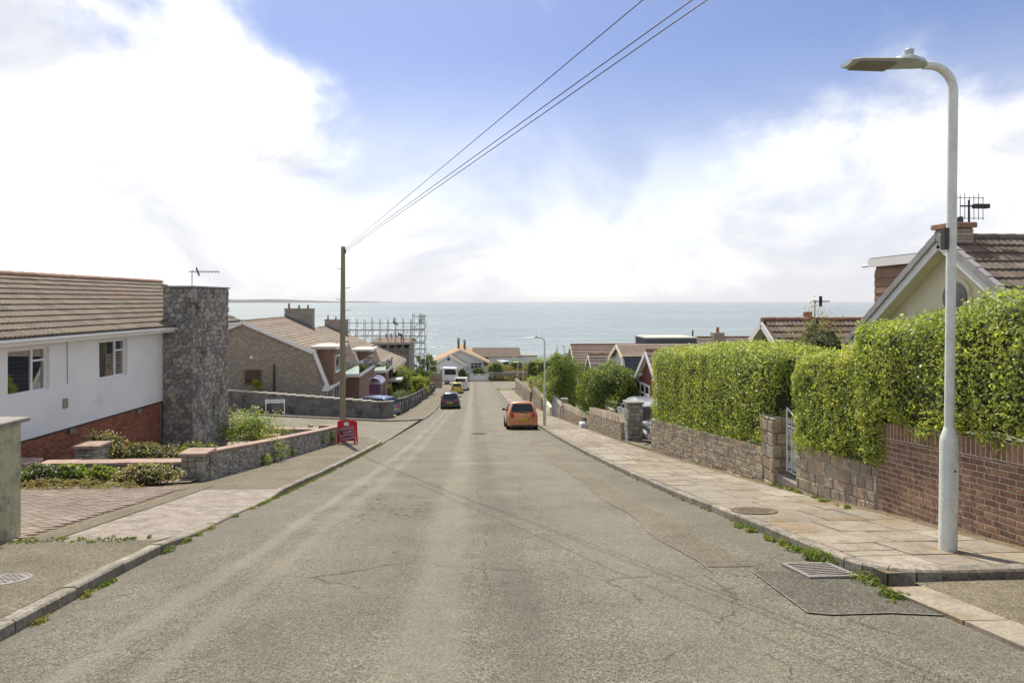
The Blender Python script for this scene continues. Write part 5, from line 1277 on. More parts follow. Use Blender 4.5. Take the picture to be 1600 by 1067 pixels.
# ------------------------------------------------------------------ hedges
def hedge(label, y0, y1, xc, half, bot, top, n, mat, size, lump=.15, ends=True, core='hedge_core', rot=0, name='hedge', nx=0, sq=.38, dark=None):
    """clipped hedge along the wall: rounded-box section, lumpy, leaf by leaf; bot/top are functions of y"""
    t = thing(name, label, 'hedge', (xc, (y0+y1)/2, bot((y0+y1)/2)))
    P, N = [], []
    def sgnp(v, e): return math.copysign(abs(v)**e, v)
    def surf(y, a, k=1.0):
        zb, zt = bot(y), top(y); zc, hh = (zb+zt)/2, (zt-zb)/2
        yl = (y-y0)/(y1-y0); edge = min(yl*(y1-y0), (1-yl)*(y1-y0)); e = 1-.16*max(0, 1-edge/.35)**2
        X = sgnp(math.cos(a), sq)*half*e; Z = sgnp(math.sin(a), sq)*hh*(e if math.sin(a) > 0 else 1)
        l = 1+lump*(noise.noise(Vector((y*1.7, math.cos(a)*1.5, math.sin(a)*1.5+xc)))+.6*noise.noise(Vector((y*4.5, math.cos(a)*4, math.sin(a)*4))))
        return Vector((xc+X*k*l, y, zc+Z*k*(1+(l-1)*.8)))
    L = y1-y0
    while len(P) < n:
        y = random.uniform(y0, y1); hh_ = (top(y)-bot(y))/2
        q_ = random.uniform(0, 2*hh_*1.25+2*half+.5*half)
        if q_ < 2*hh_: cx_, sz_ = -1, q_/hh_-1
        elif q_ < 2*hh_+2*half: cx_, sz_ = (q_-2*hh_)/half-1, 1
        elif q_ < 2*hh_*1.25+2*half: cx_, sz_ = 1, random.uniform(-1, 1)
        else: cx_, sz_ = random.uniform(-1, -.3), -1
        a = math.atan2(sgnp(sz_, 1/sq), sgnp(cx_, 1/sq))
        k = random.uniform(.86, 1.04) if random.random() < .85 else random.uniform(1.0, 1.1)
        p = surf(y, a, k)
        hol = noise.noise(p*2.6+Vector((7, 1, 3)))+.6*noise.noise(p*6.5)
        if hol > .38 and k > .9 and random.random() < .8: continue
        nn = Vector((sgnp(math.cos(a), 1.2), 0, sgnp(math.sin(a), 1.2))).normalized()
        P.append(tuple(p)); N.append(tuple(nn))
    if ends:
        for ye, s in ((y0, -1), (y1, 1)):
            for _ in range(int(n*half*1.2/L)):
                a = random.uniform(0, 2*math.pi); k = math.sqrt(random.random()); p = surf(ye+(.06 if s < 0 else -.06), a, k*.98)
                P.append((p.x, p.y+s*(random.uniform(-.08, .12)*1.0+.07*noise.noise(p*2.5)), p.z)); N.append((0, s, .15))
    leaf_mesh('foliage', P, N, size, mat, t, up=.15)
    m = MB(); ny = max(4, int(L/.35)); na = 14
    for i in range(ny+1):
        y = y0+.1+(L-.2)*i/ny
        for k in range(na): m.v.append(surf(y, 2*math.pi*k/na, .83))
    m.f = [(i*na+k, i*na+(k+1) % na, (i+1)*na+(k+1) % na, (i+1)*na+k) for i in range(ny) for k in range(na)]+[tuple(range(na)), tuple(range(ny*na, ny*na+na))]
    part('shade_core', m, core, t, smooth=True)  # solid dark filling; its colour gives the shaded gaps
    tw = MB()
    for _ in range(int(L*4)):
        y = random.uniform(y0+.1, y1-.1); a = random.uniform(.3, 2.8); b_ = surf(y, a, .9); e_ = b_+Vector((random.uniform(-.1, .1), random.uniform(-.1, .1), random.uniform(.1, .26))); tw.tube([b_, e_], [.006, .003], 4)
    part('shoots', tw, 'stem_brown', t)
    return t
lerp = lambda a, b, t: a+(b-a)*t
hedge('tall bright green privet hedge above the brown brick wall', 3.4, 9.85, WX+.52, .62, lambda y: (bt(y)-.1+.07*math.sin(y*5.1)+.05*math.sin(y*11.3)) if y < 9.35 else bt(9.35)-.2, lambda y: lerp(1.72, 1.3, sst(6.6, 9.8, y))+.05*math.sin(y*1.3), 38000, 'leaf_privet', .048)
hedge('lower privet hedge spilling over the squared stone wall', 9.1, 11.72, WX+.45, .56, lambda y: lerp(-.98, -1.12, (y-9.2)/2.7), lambda y: lerp(.92, .6, sst(9.3, 11.9, y)), 18500, 'leaf_privet', .048)
hedge('long rounded privet hedge on the coursed stone wall, left of gate', 12.75, 21.4, WX+.75, .8, lambda y: lerp(-1.45, -2.5, (y-12.9)/8.6), lambda y: lerp(.66, .1, sst(13, 21.5, y))-.12*sst(20, 21.9, y), 38000, 'leaf_privet', .056, .1)
# ------------------------------------------------------------------ houses on the right: gables to the street, ridges running away from it
pmat('tile_hung', (.26, .16, .1), (.2, .12, .08), 4, rnd=.2, bump=.4, bs=60)
pmat('clad_red', (.22, .055, .042), (.17, .042, .034), 5, r=.7, rnd=.12)
pmat('clad_white', (.62, .64, .66), (.54, .56, .58), 3, r=.6, rnd=.05)
pmat('verge_grey', (.34, .32, .32), (.27, .25, .255), 4, rnd=.08, r=.8)
def gable_house(label, G, yc, rz, half, ez, depth, wall, rooftile, gz, fill=None, tiles=False, rows=11, verge='pale_fascia', eave_over=.35, limit=200, over=.35, dry=False, far_limit=False):
    """G: x of the gable face; yc: y of the ridge; half: half span to the eaves; ez: eaves height"""
    t = thing('gabled_house', label, 'house', (G+depth/2, yc, gz))
    part('wall', MB().prism([(G, yc-half+eave_over, gz-.5), (G, yc+half-eave_over, gz-.5), (G, yc+half-eave_over, ez+.1), (G, yc, rz-.12), (G, yc-half+eave_over, ez+.1)], (depth, 0, 0)), wall, t)
    for s in (-1, 1):
        D = Vector((0, s*half, ez-rz)); a = Vector((G-over, yc, rz)); b = a+D
        part('roof_slope', MB().slab(a+Vector((0, 0, -.02)), a+Vector((depth+over, 0, -.02)), b+Vector((depth+over, 0, -.02)), b+Vector((0, 0, -.02)), .07), rooftile, t)
        if s < 0:
            if tiles: tile_roof(t, a+Vector((.08, 0, .0)), (1, 0, 0), D, depth+over-.1, D.length, rooftile, limit, 8, gauge=.33)
            else: rowtiles(t, a, (1, 0, 0), D, depth+over, D.length, rooftile, rows)
        # barge board and soffit
        n = Vector((0, s*(rz-ez), half)).normalized()
        part('barge_board', MB().bar(a+Vector((-.02, 0, -.14)), b+Vector((-.02, 0, -.14)), .04, .2, n), verge, t)
        part('soffit', MB().slab(a+Vector((0, 0, -.19)), a+Vector((over-.005, 0, -.19)), b+Vector((over-.005, 0, -.19)), b+Vector((0, 0, -.19)), .02), verge if not dry else 'render_cream', t)
        if dry:
            k = int(D.length/.33)
            for i in range(k):
                p0 = a+D*(i/k)+n*.03; p1 = a+D*((i+1)/k)+n*.045; part('verge_cap', MB().bar(p0+Vector((-.03, 0, 0)), p1+Vector((-.03, 0, 0)), .13, .15, n), 'verge_grey', t)
    for i in range(int((depth+over)/.45)):
        x = G-over+i*.45; part('ridge_tile', MB().tube([(x, yc, rz-.0), (x+.46, yc, rz+.012)], .1, 8), 'ridge_tile' if not dry else 'tile_brown', t)
    return t
# cream house with round gable window
GZ = h(15.1)+.2
r1 = gable_house('cream rendered house with round gable window behind the tall hedge', 11.0, 14.04, 3.09, 5.0, -.6, 9.5, 'render_cream', 'tile_brown', GZ, tiles=True, dry=True, limit=300)
rw = part('round_window', MB().lathe([(.47, 0), (.47, .06), (.36, .06), (.36, .02)], 28, 'x', c=(10.95, 13.95, 1.72)), 'render_cream', r1)
part('pane', MB().lathe([(.36, 0), (.36, .012)], 28, 'x', c=(10.92, 13.95, 1.72)), 'glass_dark', rw, local=True)
part('glazing_bar', MB().box(10.9, 10.918, 13.93, 13.97, 1.37, 2.07), 'upvc_white', rw, local=True)
DX = 12.3
dmr = part('dormer', MB().prism([(DX, 14.5, 2.5), (DX, 18.9, -.9), (DX, 18.9, 2.74), (DX, 14.5, 2.84)], (6, 0, 0)), 'tile_hung', r1)
part('dormer_roof', MB().hexa([(DX-.1, 14.3, 2.87), (18.5, 14.3, 2.87), (18.5, 19.05, 2.85), (DX-.1, 19.05, 2.85)], [(DX-.1, 14.3, 2.98), (18.5, 14.3, 2.98), (18.5, 19.05, 2.96), (DX-.1, 19.05, 2.96)]), 'lead_flashing', dmr, local=True)
part('dormer_fascia', MB().hexa([(DX-.14, 14.4, 2.72), (DX-.1, 14.4, 2.72), (DX-.1, 19.08, 2.68), (DX-.14, 19.08, 2.68)], [(DX-.14, 14.4, 2.95), (DX-.1, 14.4, 2.95), (DX-.1, 19.08, 2.93), (DX-.14, 19.08, 2.93)]), 'pale_fascia', dmr, local=True)
part('spout', MB().tube([(DX-.1, 19.05, 2.74), (DX-.1, 19.4, 2.72)], .04, 8), 'upvc_white', dmr, local=True)
for j in range(11):
    z = -.0+j*.235
    yA = 14.5+max(0, (2.5-z)/3.4*4.4)-.05
    if yA < 18.9: part('hung_tile_course', MB().hexa([(DX-.04, yA, z), (DX+.02, yA, z), (DX+.02, 18.93, z), (DX-.04, 18.93, z)], [(DX-.015, yA, z+.25), (DX+.02, yA, z+.25), (DX+.02, 18.93, z+.25), (DX-.015, 18.93, z+.25)]), 'tile_hung', dmr, local=True)
cc = part('chimney', MB().box(10.78, 11.24, 13.8, 14.35, 2.75, 3.38), 'brick_far', r1)
for j in range(6):
    part('brick_course', MB().box(10.765, 11.255, 13.785, 14.365, 2.8+j*.08, 2.865+j*.08), 'brick_buff', cc, local=True)
part('chimney_cap', MB().cbox(10.72, 11.3, 13.73, 14.42, 3.3, 3.42, .02), 'ridge_tile', cc, local=True); part('chimney_pot', MB().lathe([(.07, 0), (.07, .14), (.05, .16)], 10, c=(11.14, 14.05, 3.42)), 'dark_metal', cc, local=True)
a1 = thing('television_aerial', 'toothed aerial strapped to chimney of the cream house', 'aerial', (11.4, 14.1, 2.97))
part('mast', MB().tube([(0, 0, 0), (0, 0, 1.0)], .024, 6), 'dark_metal', a1, True); part('boom', MB().tube([(-.2, 0, .86), (.45, .0, .86)], .02, 5), 'dark_metal', a1, True)
for i in range(5): part('element', MB().box(.12+i*.075, .165+i*.075, -.06, .06, .81, .91), 'dark_metal', a1, True)
for i in range(7): part('reflector_rod', MB().tube([(-.32+i*.11, .0, .55), (-.32+i*.11, 0, 1.08+.04*(i % 3))], .009, 4), 'dark_metal', a1, True)
for z in (.58, 1.05): part('reflector_rod', MB().tube([(-.34, 0, z), (.36, 0, z)], .007, 4), 'dark_metal', a1, True)
part('clamp', MB().box(-.14, .06, -.03, .03, .12, .16), 'dark_metal', a1, True)
# small brown gable
r2 = gable_house('house with brown gable and white bargeboards behind the long hedge', 10.0, 20.95, 1.0, 3.6, -1.45, 11, 'brick_far', 'tile_brown', h(22.2)+.1, tiles=True, limit=260)
part('chimney_pot', MB().lathe([(.14, 0), (.14, .3), (.12, .32)], 14, c=(11.3, 21.05, .96)), 'terracotta', r2)
a2 = thing('television_aerial', 'aerial with long comb boom beside a terracotta pot', 'aerial', (11.55, 21.05, .96))
yagi(a2, Vector((0, 0, 0)), .72, (.52, 0, 0), True, .04, 9, vert=True)
# red clad gable
r3 = gable_house('house with red boarded gable and tall white window by the car drive', 9.0, 32.0, -.85, 4.3, -3.92, 5.0, 'render_white', 'tile_brown', h(31)+.1, rows=12, over=.3)
for j in range(20):
    z = -3.62+j*.13; hf = (-.98-z)/(-.83+3.9)*4.3-.1
    if hf > .15: part('cladding_board', MB().box(8.93, 8.99, 32.0-hf, 32.0+hf, z, z+.122), 'clad_red', r3)
for s in (-1, 1):
    for k in (.35, .75): part('purlin_end', MB().box(8.72, 8.92, 32.0+s*4.3*k-.07, 32.0+s*4.3*k+.07, -.83-3.07*k-.42, -.83-3.07*k-.24), 'pale_fascia', r3)
window(r3, (8.92, 34.6, -4.4), (0, -1, 0), (0, 0, 1), (-1, 0, 0), 2.7, 1.75, [(0, .33, 0, .7), (.33, .66, 0, .7), (.66, 1, 0, .7), (0, .33, .7, 1), (.33, .66, .7, 1), (.66, 1, .7, 1)], fw=.1)
# white boarded mansard
r4 = thing('chalet_house', 'mansard chalet with white boarded gable and dark slate slope', 'house', (12.5, 45.5, h(45)+.1))
yc, rz4 = 44.4, zt(538, 44.9); G4 = 10.3
poly = [(yc-4.6, -8), (yc+4.6, -8), (yc+4.3, -5.6), (yc+2.2, rz4-1.0), (yc, rz4-.06), (yc-1.6, rz4-.7), (yc-3.7, -5.4)]
part('wall', MB().prism([(G4, y, z) for y, z in poly], (7.2, 0, 0)), 'render_white', r4)
for j in range(26):
    z = -6.2+j*.15
    def lim(s):
        pts = [(yc+s*4.6, -8), (yc+(4.3 if s > 0 else -3.7), -5.5), (yc+(2.2 if s > 0 else -1.6), rz4-(1.0 if s > 0 else .7)), (yc, rz4-.06)]
        for (a, za), (b, zb) in zip(pts, pts[1:]):
            if za <= z+.15 <= zb: return a+(b-a)*(z+.15-za)/(zb-za)
        return yc
    a, b = lim(-1), lim(1)
    if b-a > .3: part('cladding_board', MB().box(G4-.05, G4-.01, a+.05, b-.05, z, z+.143), 'clad_white', r4)
X1 = G4+8
part('roof_slope', MB().slab((G4-.3, yc, rz4), (X1, yc, rz4), (X1, yc-1.75, rz4-.72), (G4-.3, yc-1.75, rz4-.72), .1), 'roof_buff', r4)
rowtiles(r4, (G4-.3, yc, rz4+.01), (1, 0, 0), (0, -1.75, -.72), 8.3, 1.89, 'roof_buff', 6)
part('slate_slope', MB().slab((G4-.15, yc-1.7, rz4-.72), (X1, yc-1.7, rz4-.72), (X1, yc-3.95, -5.5), (G4-.15, yc-3.95, -5.5), .1), 'slate', r4)
rowtiles(r4, (G4-.15, yc-1.7, rz4-.72), (1, 0, 0), (0, -2.25, -4.78-rz4), 8.2, Vector((0, -2.25, -4.78-rz4)).length, 'slate', 14, 'slate_course')
part('rear_slope', MB().slab((G4-.3, yc+.01, rz4), (X1, yc+.01, rz4), (X1, yc+2.4, rz4-1.0), (G4-.3, yc+2.4, rz4-1.0), .1), 'roof_buff', r4)
for a, b in (((yc, rz4), (yc+2.4, rz4-1.0)), ((yc+2.4, rz4-1.0), (yc+4.5, -5.7)), ((yc, rz4), (yc-1.75, rz4-.72)), ((yc-1.75, rz4-.72), (yc-3.95, -5.5))):
    part('barge_board', MB().bar((G4-.33, a[0], a[1]-.12), (G4-.33, b[0], b[1]-.12), .05, .24, (0, 0, 1)), 'render_cream', r4)
for yy in (yc-.6, yc+.9): window(r4, (G4-.06, yy, -4.3), (0, -1, 0), (0, 0, 1), (-1, 0, 0), .55, 1.5, [(0, 1, 0, 1)], fw=.09)
# brown roofed house lower down
yc5 = 61; rz5 = zt(539, 61)
r5 = gable_house('wide brown roofed house beyond the bushy tree', 9.6, yc5, rz5, 5.2, rz5-3.2, 9, 'brick_far', 'roof_brown', h(61)+.1, rows=14, verge='pale_fascia')
r5p = gable_house('small tiled gable porch in front of the brown roofed house', 9.9, 53.0, zt(554, 53), 2.6, zt(554, 53)-2.1, 3.2, 'brick_far', 'tile_brown', h(53)+.1, rows=8)
# dark flat dormer house behind
r7 = gable_house('brown roofed house farther back with a dark boxed roof extension', 19.5, 58.5, zt(528, 58.5), 4.5, zt(528, 58.5)-2.8, 11, 'brick_far', 'tile_brown', h(58)+.1, rows=10)
part('roof_extension', MB().box(15.6, 20.2, 57, 61, -4.6, zt(529, 58.0)), 'slate', r7); part('extension_parapet', MB().box(15.5, 20.3, 56.9, 61.1, zt(529, 58)+.001, zt(527, 58)), 'felt_roof', r7)
part('chimney', MB().box(22.2, 23.2, 58, 58.9, -2.2, zt(521, 58)), 'brick_buff', r7); part('chimney_pot', MB().lathe([(.16, 0), (.13, .5)], 10, c=(22.7, 58.4, zt(521, 58))), 'terracotta', r7)
part('flue', MB().tube([(20.3, 58.3, -2.4), (20.3, 58.3, zt(517, 58))], .07, 7), 'dark_metal', r7)

# ------------------------------------------------------------------ white bungalow closing the street
eb = thing('bungalow', 'white bungalow with tan roofs and two dark chimneys at the street end', 'house', (-2, 140, h(136)))
ap = zt(545, 136); az_ = h(136)-.5
def X_(px, d): return at(px, 500, d).x
xa_, xr_, xl2 = X_(719, 136), X_(766, 136), X_(674, 136)
part('wall', MB().prism([(xl2+.3, 136, az_), (xr_-.3, 136, az_), (xr_-.3, 136, zt(566, 136)), (xa_, 136, ap-.2), (xl2+.3, 136, zt(566, 136))], (0, 14, 0)), 'render_white', eb)
for s, xe in ((1, xr_), (-1, xl2)):
    part('roof_slope', MB().slab((xa_, 135.5, ap), (xa_, 151, ap), (xe, 151, zt(566, 136)-.02), (xe, 135.5, zt(566, 136)-.02), .15), 'roof_orange', eb)
    part('barge_board', MB().bar((xa_, 135.45, ap-.2), (xe, 135.45, zt(566, 136)-.22), .08, .3), 'pale_fascia', eb)
for px, py in ((716.5, 531), (726, 534)):
    c = part('chimney', MB().box(X_(px, 141)-.25, X_(px, 141)+.25, 140.7, 141.3, ap-1.4, zt(py, 141)), 'brick_far', eb)
    for s in (-.14, .14): part('chimney_pot', MB().lathe([(.11, 0), (.08, .5)], 8, c=(X_(px, 141)+s, 141, zt(py, 141))), 'dark_metal', c, local=True)
fx0, fx1, fxa = X_(679, 133), X_(727, 133), X_(701, 133); fz = zt(554, 133)
part('front_gable', MB().prism([(fx0, 133, az_), (fx1, 133, az_), (fx1, 133, zt(569, 133)), (fxa, 133, fz-.1), (fx0, 133, zt(569, 133))], (0, 2.95, 0)), 'render_white', eb)
for xe in (fx0-.3, fx1+.3): part('roof_slope', MB().slab((fxa, 132.7, fz+.05), (fxa, 137, fz+.05), (xe, 137, zt(570, 133)), (xe, 132.7, zt(570, 133)), .12), 'roof_orange', eb); 
for xe in (fx0-.3, fx1+.3): part('barge_board', MB().bar((fxa, 132.65, fz-.1), (xe, 132.65, zt(570, 133)-.15), .06, .25), 'pale_fascia', eb)
part('round_vent', MB().lathe([(.3, 0), (.3, .05)], 14, 'y', c=(fxa, 132.93, zt(561, 133))), 'dark_metal', eb)
wx0, wx1 = X_(735, 135.9), X_(753, 135.9)
window(eb, (wx0, 135.97, zt(577, 136)), (1, 0, 0), (0, 0, 1), (0, -1, 0), wx1-wx0, 1.5, [(0, .33, 0, .6), (.33, .66, 0, .6), (.66, 1, 0, .6), (0, .33, .6, 1), (.33, .66, .6, 1), (.66, 1, .6, 1)], fw=.12)
wx0, wx1 = X_(690, 132.9), X_(706, 132.9)
window(eb, (wx0, 132.97, zt(584, 133)), (1, 0, 0), (0, 0, 1), (0, -1, 0), wx1-wx0, 1.6, [(0, .5, 0, 1), (.5, 1, 0, 1)], fw=.12)
ex0, ex1 = X_(738, 143), X_(811, 143)
part('wing_wall', MB().box(xr_-.25, ex1, 142, 149, az_-1, zt(557, 142)), 'render_white', eb)
part('wing_roof', MB().slab((ex0, 145.5, zt(543, 145.5)), (ex1+.3, 145.5, zt(543, 145.5)), (ex1+.3, 141.6, zt(557.5, 141.6)), (ex0, 141.6, zt(557.5, 141.6)), .15), 'roof_brown', eb)
part('wing_roof', MB().slab((ex0, 145.52, zt(543, 145.5)), (ex1+.3, 145.52, zt(543, 145.5)), (ex1+.3, 149.4, zt(557.5, 141.6)), (ex0, 149.4, zt(557.5, 141.6)), .15), 'roof_brown', eb)
part('flat_extension', MB().box(ex1+.01, X_(838, 145), 143, 148, az_-1, zt(557, 143)), 'render_white', eb); part('flat_roof', MB().box(ex1+.02, X_(839, 145), 142.8, 148.2, zt(557, 143)+.001, zt(555.5, 143)), 'coping_grey', eb)
# front boundary: piers, white gate, walls
zg = h(128.5)
wgt = thing('field_gate', 'white five bar gate closing the drive at the street end', 'gate', (X_(748.5, 129), 129, zg))
gx0, gx1 = X_(733.5, 129), X_(763.5, 129)
for j in range(5): part('bar', MB().box(gx0+.1, gx1-.1, 128.97, 129.03, zg+.2+j*.27, zg+.31+j*.27), 'upvc_white', wgt)
for x in (gx0+.06, (gx0+gx1)/2, gx1-.06): part('post', MB().box(x-.06, x+.06, 128.94, 129.06, zg+.05, zg+1.45), 'upvc_white', wgt)
part('brace', MB().bar((gx0+.1, 128.95, zg+.3), ((gx0+gx1)/2, 128.95, zg+1.3), .04, .1), 'upvc_white', wgt); part('brace', MB().bar(((gx0+gx1)/2, 128.95, zg+1.3), (gx1-.1, 128.95, zg+.3), .04, .1), 'upvc_white', wgt)
part('boarding', MB().box(gx0+.1, gx1-.1, 129.04, 129.06, zg+.05, zg+.75), 'upvc_white', wgt)
pier('gate_pillar', 'stone pier at the lorry side of the white gate', gx0-.4, 129, .75, .6, 1.7, 'stone_grey', 'coping_grey', z0=zg, hs=(.2, .35), ws=(.3, .5))
pier('gate_pillar', 'stone pier at the grassy side of the white gate', gx1+.55, 129, 1.0, .6, 1.7, 'stone_grey', 'coping_grey', z0=zg, hs=(.2, .35), ws=(.3, .5))
one('boundary_wall', MB().box(gx1+1.06, gx1+8, 129.5, 129.9, zg-.3, zg+1.75), 'stone_wall_far', 'dark stone wall running from the white gate into the weeds', 'wall')
one('boundary_wall', MB().box(gx0-16, gx0-.8, 129.5, 129.9, zg-.3, zg+1.6), 'stone_wall_far', 'stone wall hidden behind the lorry', 'wall')
m = MB(); m.hexa([(X_(786, 131), 131, zg), (X_(842, 139), 139, zg), (X_(842, 139), 139.4, zg), (X_(786, 131), 131.4, zg)], [(X_(786, 131), 131, zt(581, 131)), (X_(842, 139), 139, zt(567, 139)), (X_(842, 139), 139.4, zt(567, 139)), (X_(786, 131), 131.4, zt(581, 131))])
one('boundary_wall', m, 'stone_wall_far', 'sloping retaining wall climbing behind the yellow weeds', 'wall')
# headland across the bay
hm = MB()
for i in range(41):
    t_ = i/40; a = R(-40+t_*31)+YAW; dd = 9500+2500*t_; x, y = math.sin(a)*dd, math.cos(a)*dd
    hh = (150*(1-t_)**1.0+40*nz((i*.21, 0, 0), 1))*sst(0, .12, 1-t_)
    hm.v += [Vector((x, y, -40)), Vector((x, y, -30+max(hh, 1)*.9)), Vector((x*1.25, y*1.25, -40))]
hm.f = [f for i in range(40) for f in ((i*3, i*3+3, i*3+4, i*3+1), (i*3+1, i*3+4, i*3+5, i*3+2))]
pmat('headland', (.09, .12, .09), (.14, .14, .1), .002, r=.95)
struct('headland', hm, 'headland', smooth=True)
# ------------------------------------------------------------------ vehicles
paint('car_orange', (.5, .19, .065), .3, coat=.8, metal=.25); paint('car_black', (.02, .018, .024), .25, coat=.8); paint('car_yellow', (.5, .45, .06), .35, coat=.6); paint('car_white', (.72, .73, .74), .35, coat=.5)
paint('car_blue', (.12, .15, .24), .25, coat=.8, metal=.3); paint('car_grey', (.2, .21, .235), .25, coat=.8, metal=.5); paint('car_silver', (.5, .54, .58), .25, coat=.8, metal=.4)
paint('tyre', (.018, .018, .018), .85); paint('rim', (.35, .35, .36), .35, metal=.8); paint('tail_red', (.4, .012, .015), .2, coat=.6); paint('plate_yellow', (.62, .47, .02), .5); paint('plate_white', (.75, .75, .72), .5); paint('lamp_clear', (.6, .62, .64), .12, coat=.8); paint('chrome', (.6, .6, .6), .15, metal=1)
def car(name, label, x, y, z, heading, L, W, H, col_, style='hatch', pitch=0, plate='', front_plate=False):
    """built facing +Y, rear at -L/2"""
    cat_ = 'van' if style == 'van' else 'car'
    t = thing(name, label, cat_, (x, y, z), heading); t.rotation_mode = 'XYZ'; t.rotation_euler = (pitch, 0, heading)
    w = W/2; zb = {'hatch': .62, 'suv': .63, 'van': .55, 'saloon': .63}[style]*H; zs = .19 if style != 'suv' else .24
    bon = {'hatch': .24, 'suv': .26, 'van': .2, 'saloon': .28}[style]
    st = [(-.5, .84, zb*.8), (-.485, .93, zb*.93), (-.45, .98, zb), (-.3, 1, zb), (.0, 1, zb*.985), (.5-bon, .99, zb*.96), (.5-bon*.55, .97, zb*.9), (.455, .9, zb*.78), (.485, .82, zb*.68), (.5, .7, zb*.55)]
    if style == 'van': st[0] = (-.5, .95, zb); st[1] = (-.49, .98, zb)
    b = MB(); K = 12
    for fy, fw, zt_ in st:
        ww = w*fw; sec = [(.86*ww, zs), (.97*ww, zs+.06), (ww, zs+.22), (ww*.995, zt_*.72), (ww*.965, zt_*.93), (ww*.88, zt_)]
        ring = [(-p[0], p[1]) for p in sec]+[(p[0], p[1]) for p in reversed(sec)]
        b.v += [Vector((px, fy*L, pz)) for px, pz in ring]
    n = len(st); b.f = [(i*K+k, i*K+(k+1) % K, (i+1)*K+(k+1) % K, (i+1)*K+k) for i in range(n-1) for k in range(K)]+[tuple(range(K)), tuple(range((n-1)*K, n*K))]
    body = part('body', b, col_, t, True, smooth=True, ang=42)
    # cabin
    y0b, y0t, y1t, y1b = {'hatch': (-.485, -.40, .12, .28), 'suv': (-.48, -.39, .12, .26), 'van': (-.497, -.49, .22, .34), 'saloon': (-.40, -.2, .1, .24)}[style]
    zr = H; zbm = zb-.03; zm = zb+(H-zb)*.78
    tops = [(y0b*L, .93*w, zbm, 0), (y0t*L, .76*w, zr-.03, 1)]
    def ringc(f, inset=0):
        # f 0..1 belt to roof
        a = y0b*L+(y0t-y0b)*L*f; c = y1b*L+(y1t-y1b)*L*f; ww = (.94-.25*f**1.3 if style != 'van' else .96-.08*f)*w; zz = zbm+(zr-.05-zbm)*f
        return a, c, ww, zz
    cb = MB(); fr_ = [0, .25, .5, .75, .92, 1.0]
    for f in fr_:
        a, c, ww, zz = ringc(f); e = .1 if f < 1 else .16
        cb.v += [Vector(v) for v in ((-ww+e, a, zz), (ww-e, a, zz), (ww, a+e*1.2, zz), (ww, c-e*1.5, zz), (ww-e, c, zz), (-ww+e, c, zz), (-ww, c-e*1.5, zz), (-ww, a+e*1.2, zz))]
    a, c, ww, zz = ringc(1); e = .3
    cb.v += [Vector(v) for v in ((-ww+e, a+.12, H), (ww-e, a+.12, H), (ww-.2, a+e, H), (ww-.2, c-e, H-.01), (ww-e, c-.1, H-.015), (-ww+e, c-.1, H-.015), (-ww+.2, c-e, H-.01), (-ww+.2, a+e, H))]
    m_ = len(fr_)+1
    cb.f = [(i*8+k, i*8+(k+1) % 8, (i+1)*8+(k+1) % 8, (i+1)*8+k) for i in range(m_-1) for k in range(8)]+[tuple((m_-1)*8+k for k in range(8))]
    cab = part('cabin', cb, col_, t, True, smooth=True, ang=40)
    def pane(nm, f0, f1, side, u0, u1, off=.012):
        g_ = MB()
        P = []
        for f in (f0, (f0+f1)/2, f1):
            a, c, ww, zz = ringc(f)
            for u in (u0, u1):
                if side == 'rear': P.append((-(ww-.12)+2*(ww-.12)*u, a-off, zz))
                elif side == 'front': P.append((-(ww-.12)+2*(ww-.12)*u, c+off, zz))
                else:
                    s = 1 if side == 'right' else -1; P.append((s*(ww+off), a+.12+(c-a-.27)*u, zz))
        g_.v = [Vector(p) for p in P]; g_.f = [(0, 1, 3, 2), (2, 3, 5, 4)]
        part(nm, g_, 'car_glass', t, True)
    if style != 'van' or True: pane('rear_window', .1 if style != 'van' else .3, .86, 'rear', .02, .98)
    pane('windscreen', .06, .92, 'front', .0, 1.0)
    for s in ('left', 'right'):
        if style == 'van': pane('side_window', .3, .85, s, .78, .98)
        else: pane('side_window', .1, .86, s, .06, .46); pane('side_window', .1, .86, s, .49, .94)
    r = {'hatch': .31, 'suv': .36, 'van': .34, 'saloon': .32}[style]; tw = .2
    for fy in (-.31, .32):
        for s in (-1, 1):
            c = (s*(w-tw*.55), fy*L, r); q_ = tw/2
            prof = [(r*.62, -q_), (r*.93, -q_), (r, -q_*.75), (r, q_*.75), (r*.93, q_), (r*.62, q_)]
            wh = part('wheel', MB().lathe(prof, 20, 'x', c=c), 'tyre', t, True, smooth=True)
            part('rim', MB().lathe([(r*.6, s*q_*.75), (r*.52, s*q_*.9), (r*.15, s*q_*.7), (.03, s*q_*.95)], 16, 'x', c=c), 'rim', wh, True, smooth=True)
            part('wheel_arch', MB().lathe([(r*1.12, -q_*1.02+s*.012), (r*1.12, q_*1.02+s*.012), (r*1.0, q_*1.02+s*.012), (r*1.0, -q_*1.02+s*.012)], 20, 'x', c=c), 'black_plastic', t, True)
    part('bumper', MB().box(-w*.88, w*.88, -L/2-.035, -L/2+.2, zs+.02, zs+.27), col_, t, True, bev=.05); part('bumper_trim', MB().box(-w*.7, w*.7, -L/2-.045, -L/2, zs-.02, zs+.08), 'black_plastic', t, True, bev=.01)
    part('front_bumper', MB().box(-w*.8, w*.8, L/2-.16, L/2+.03, zs+.02, zs+.25), col_, t, True, bev=.05)
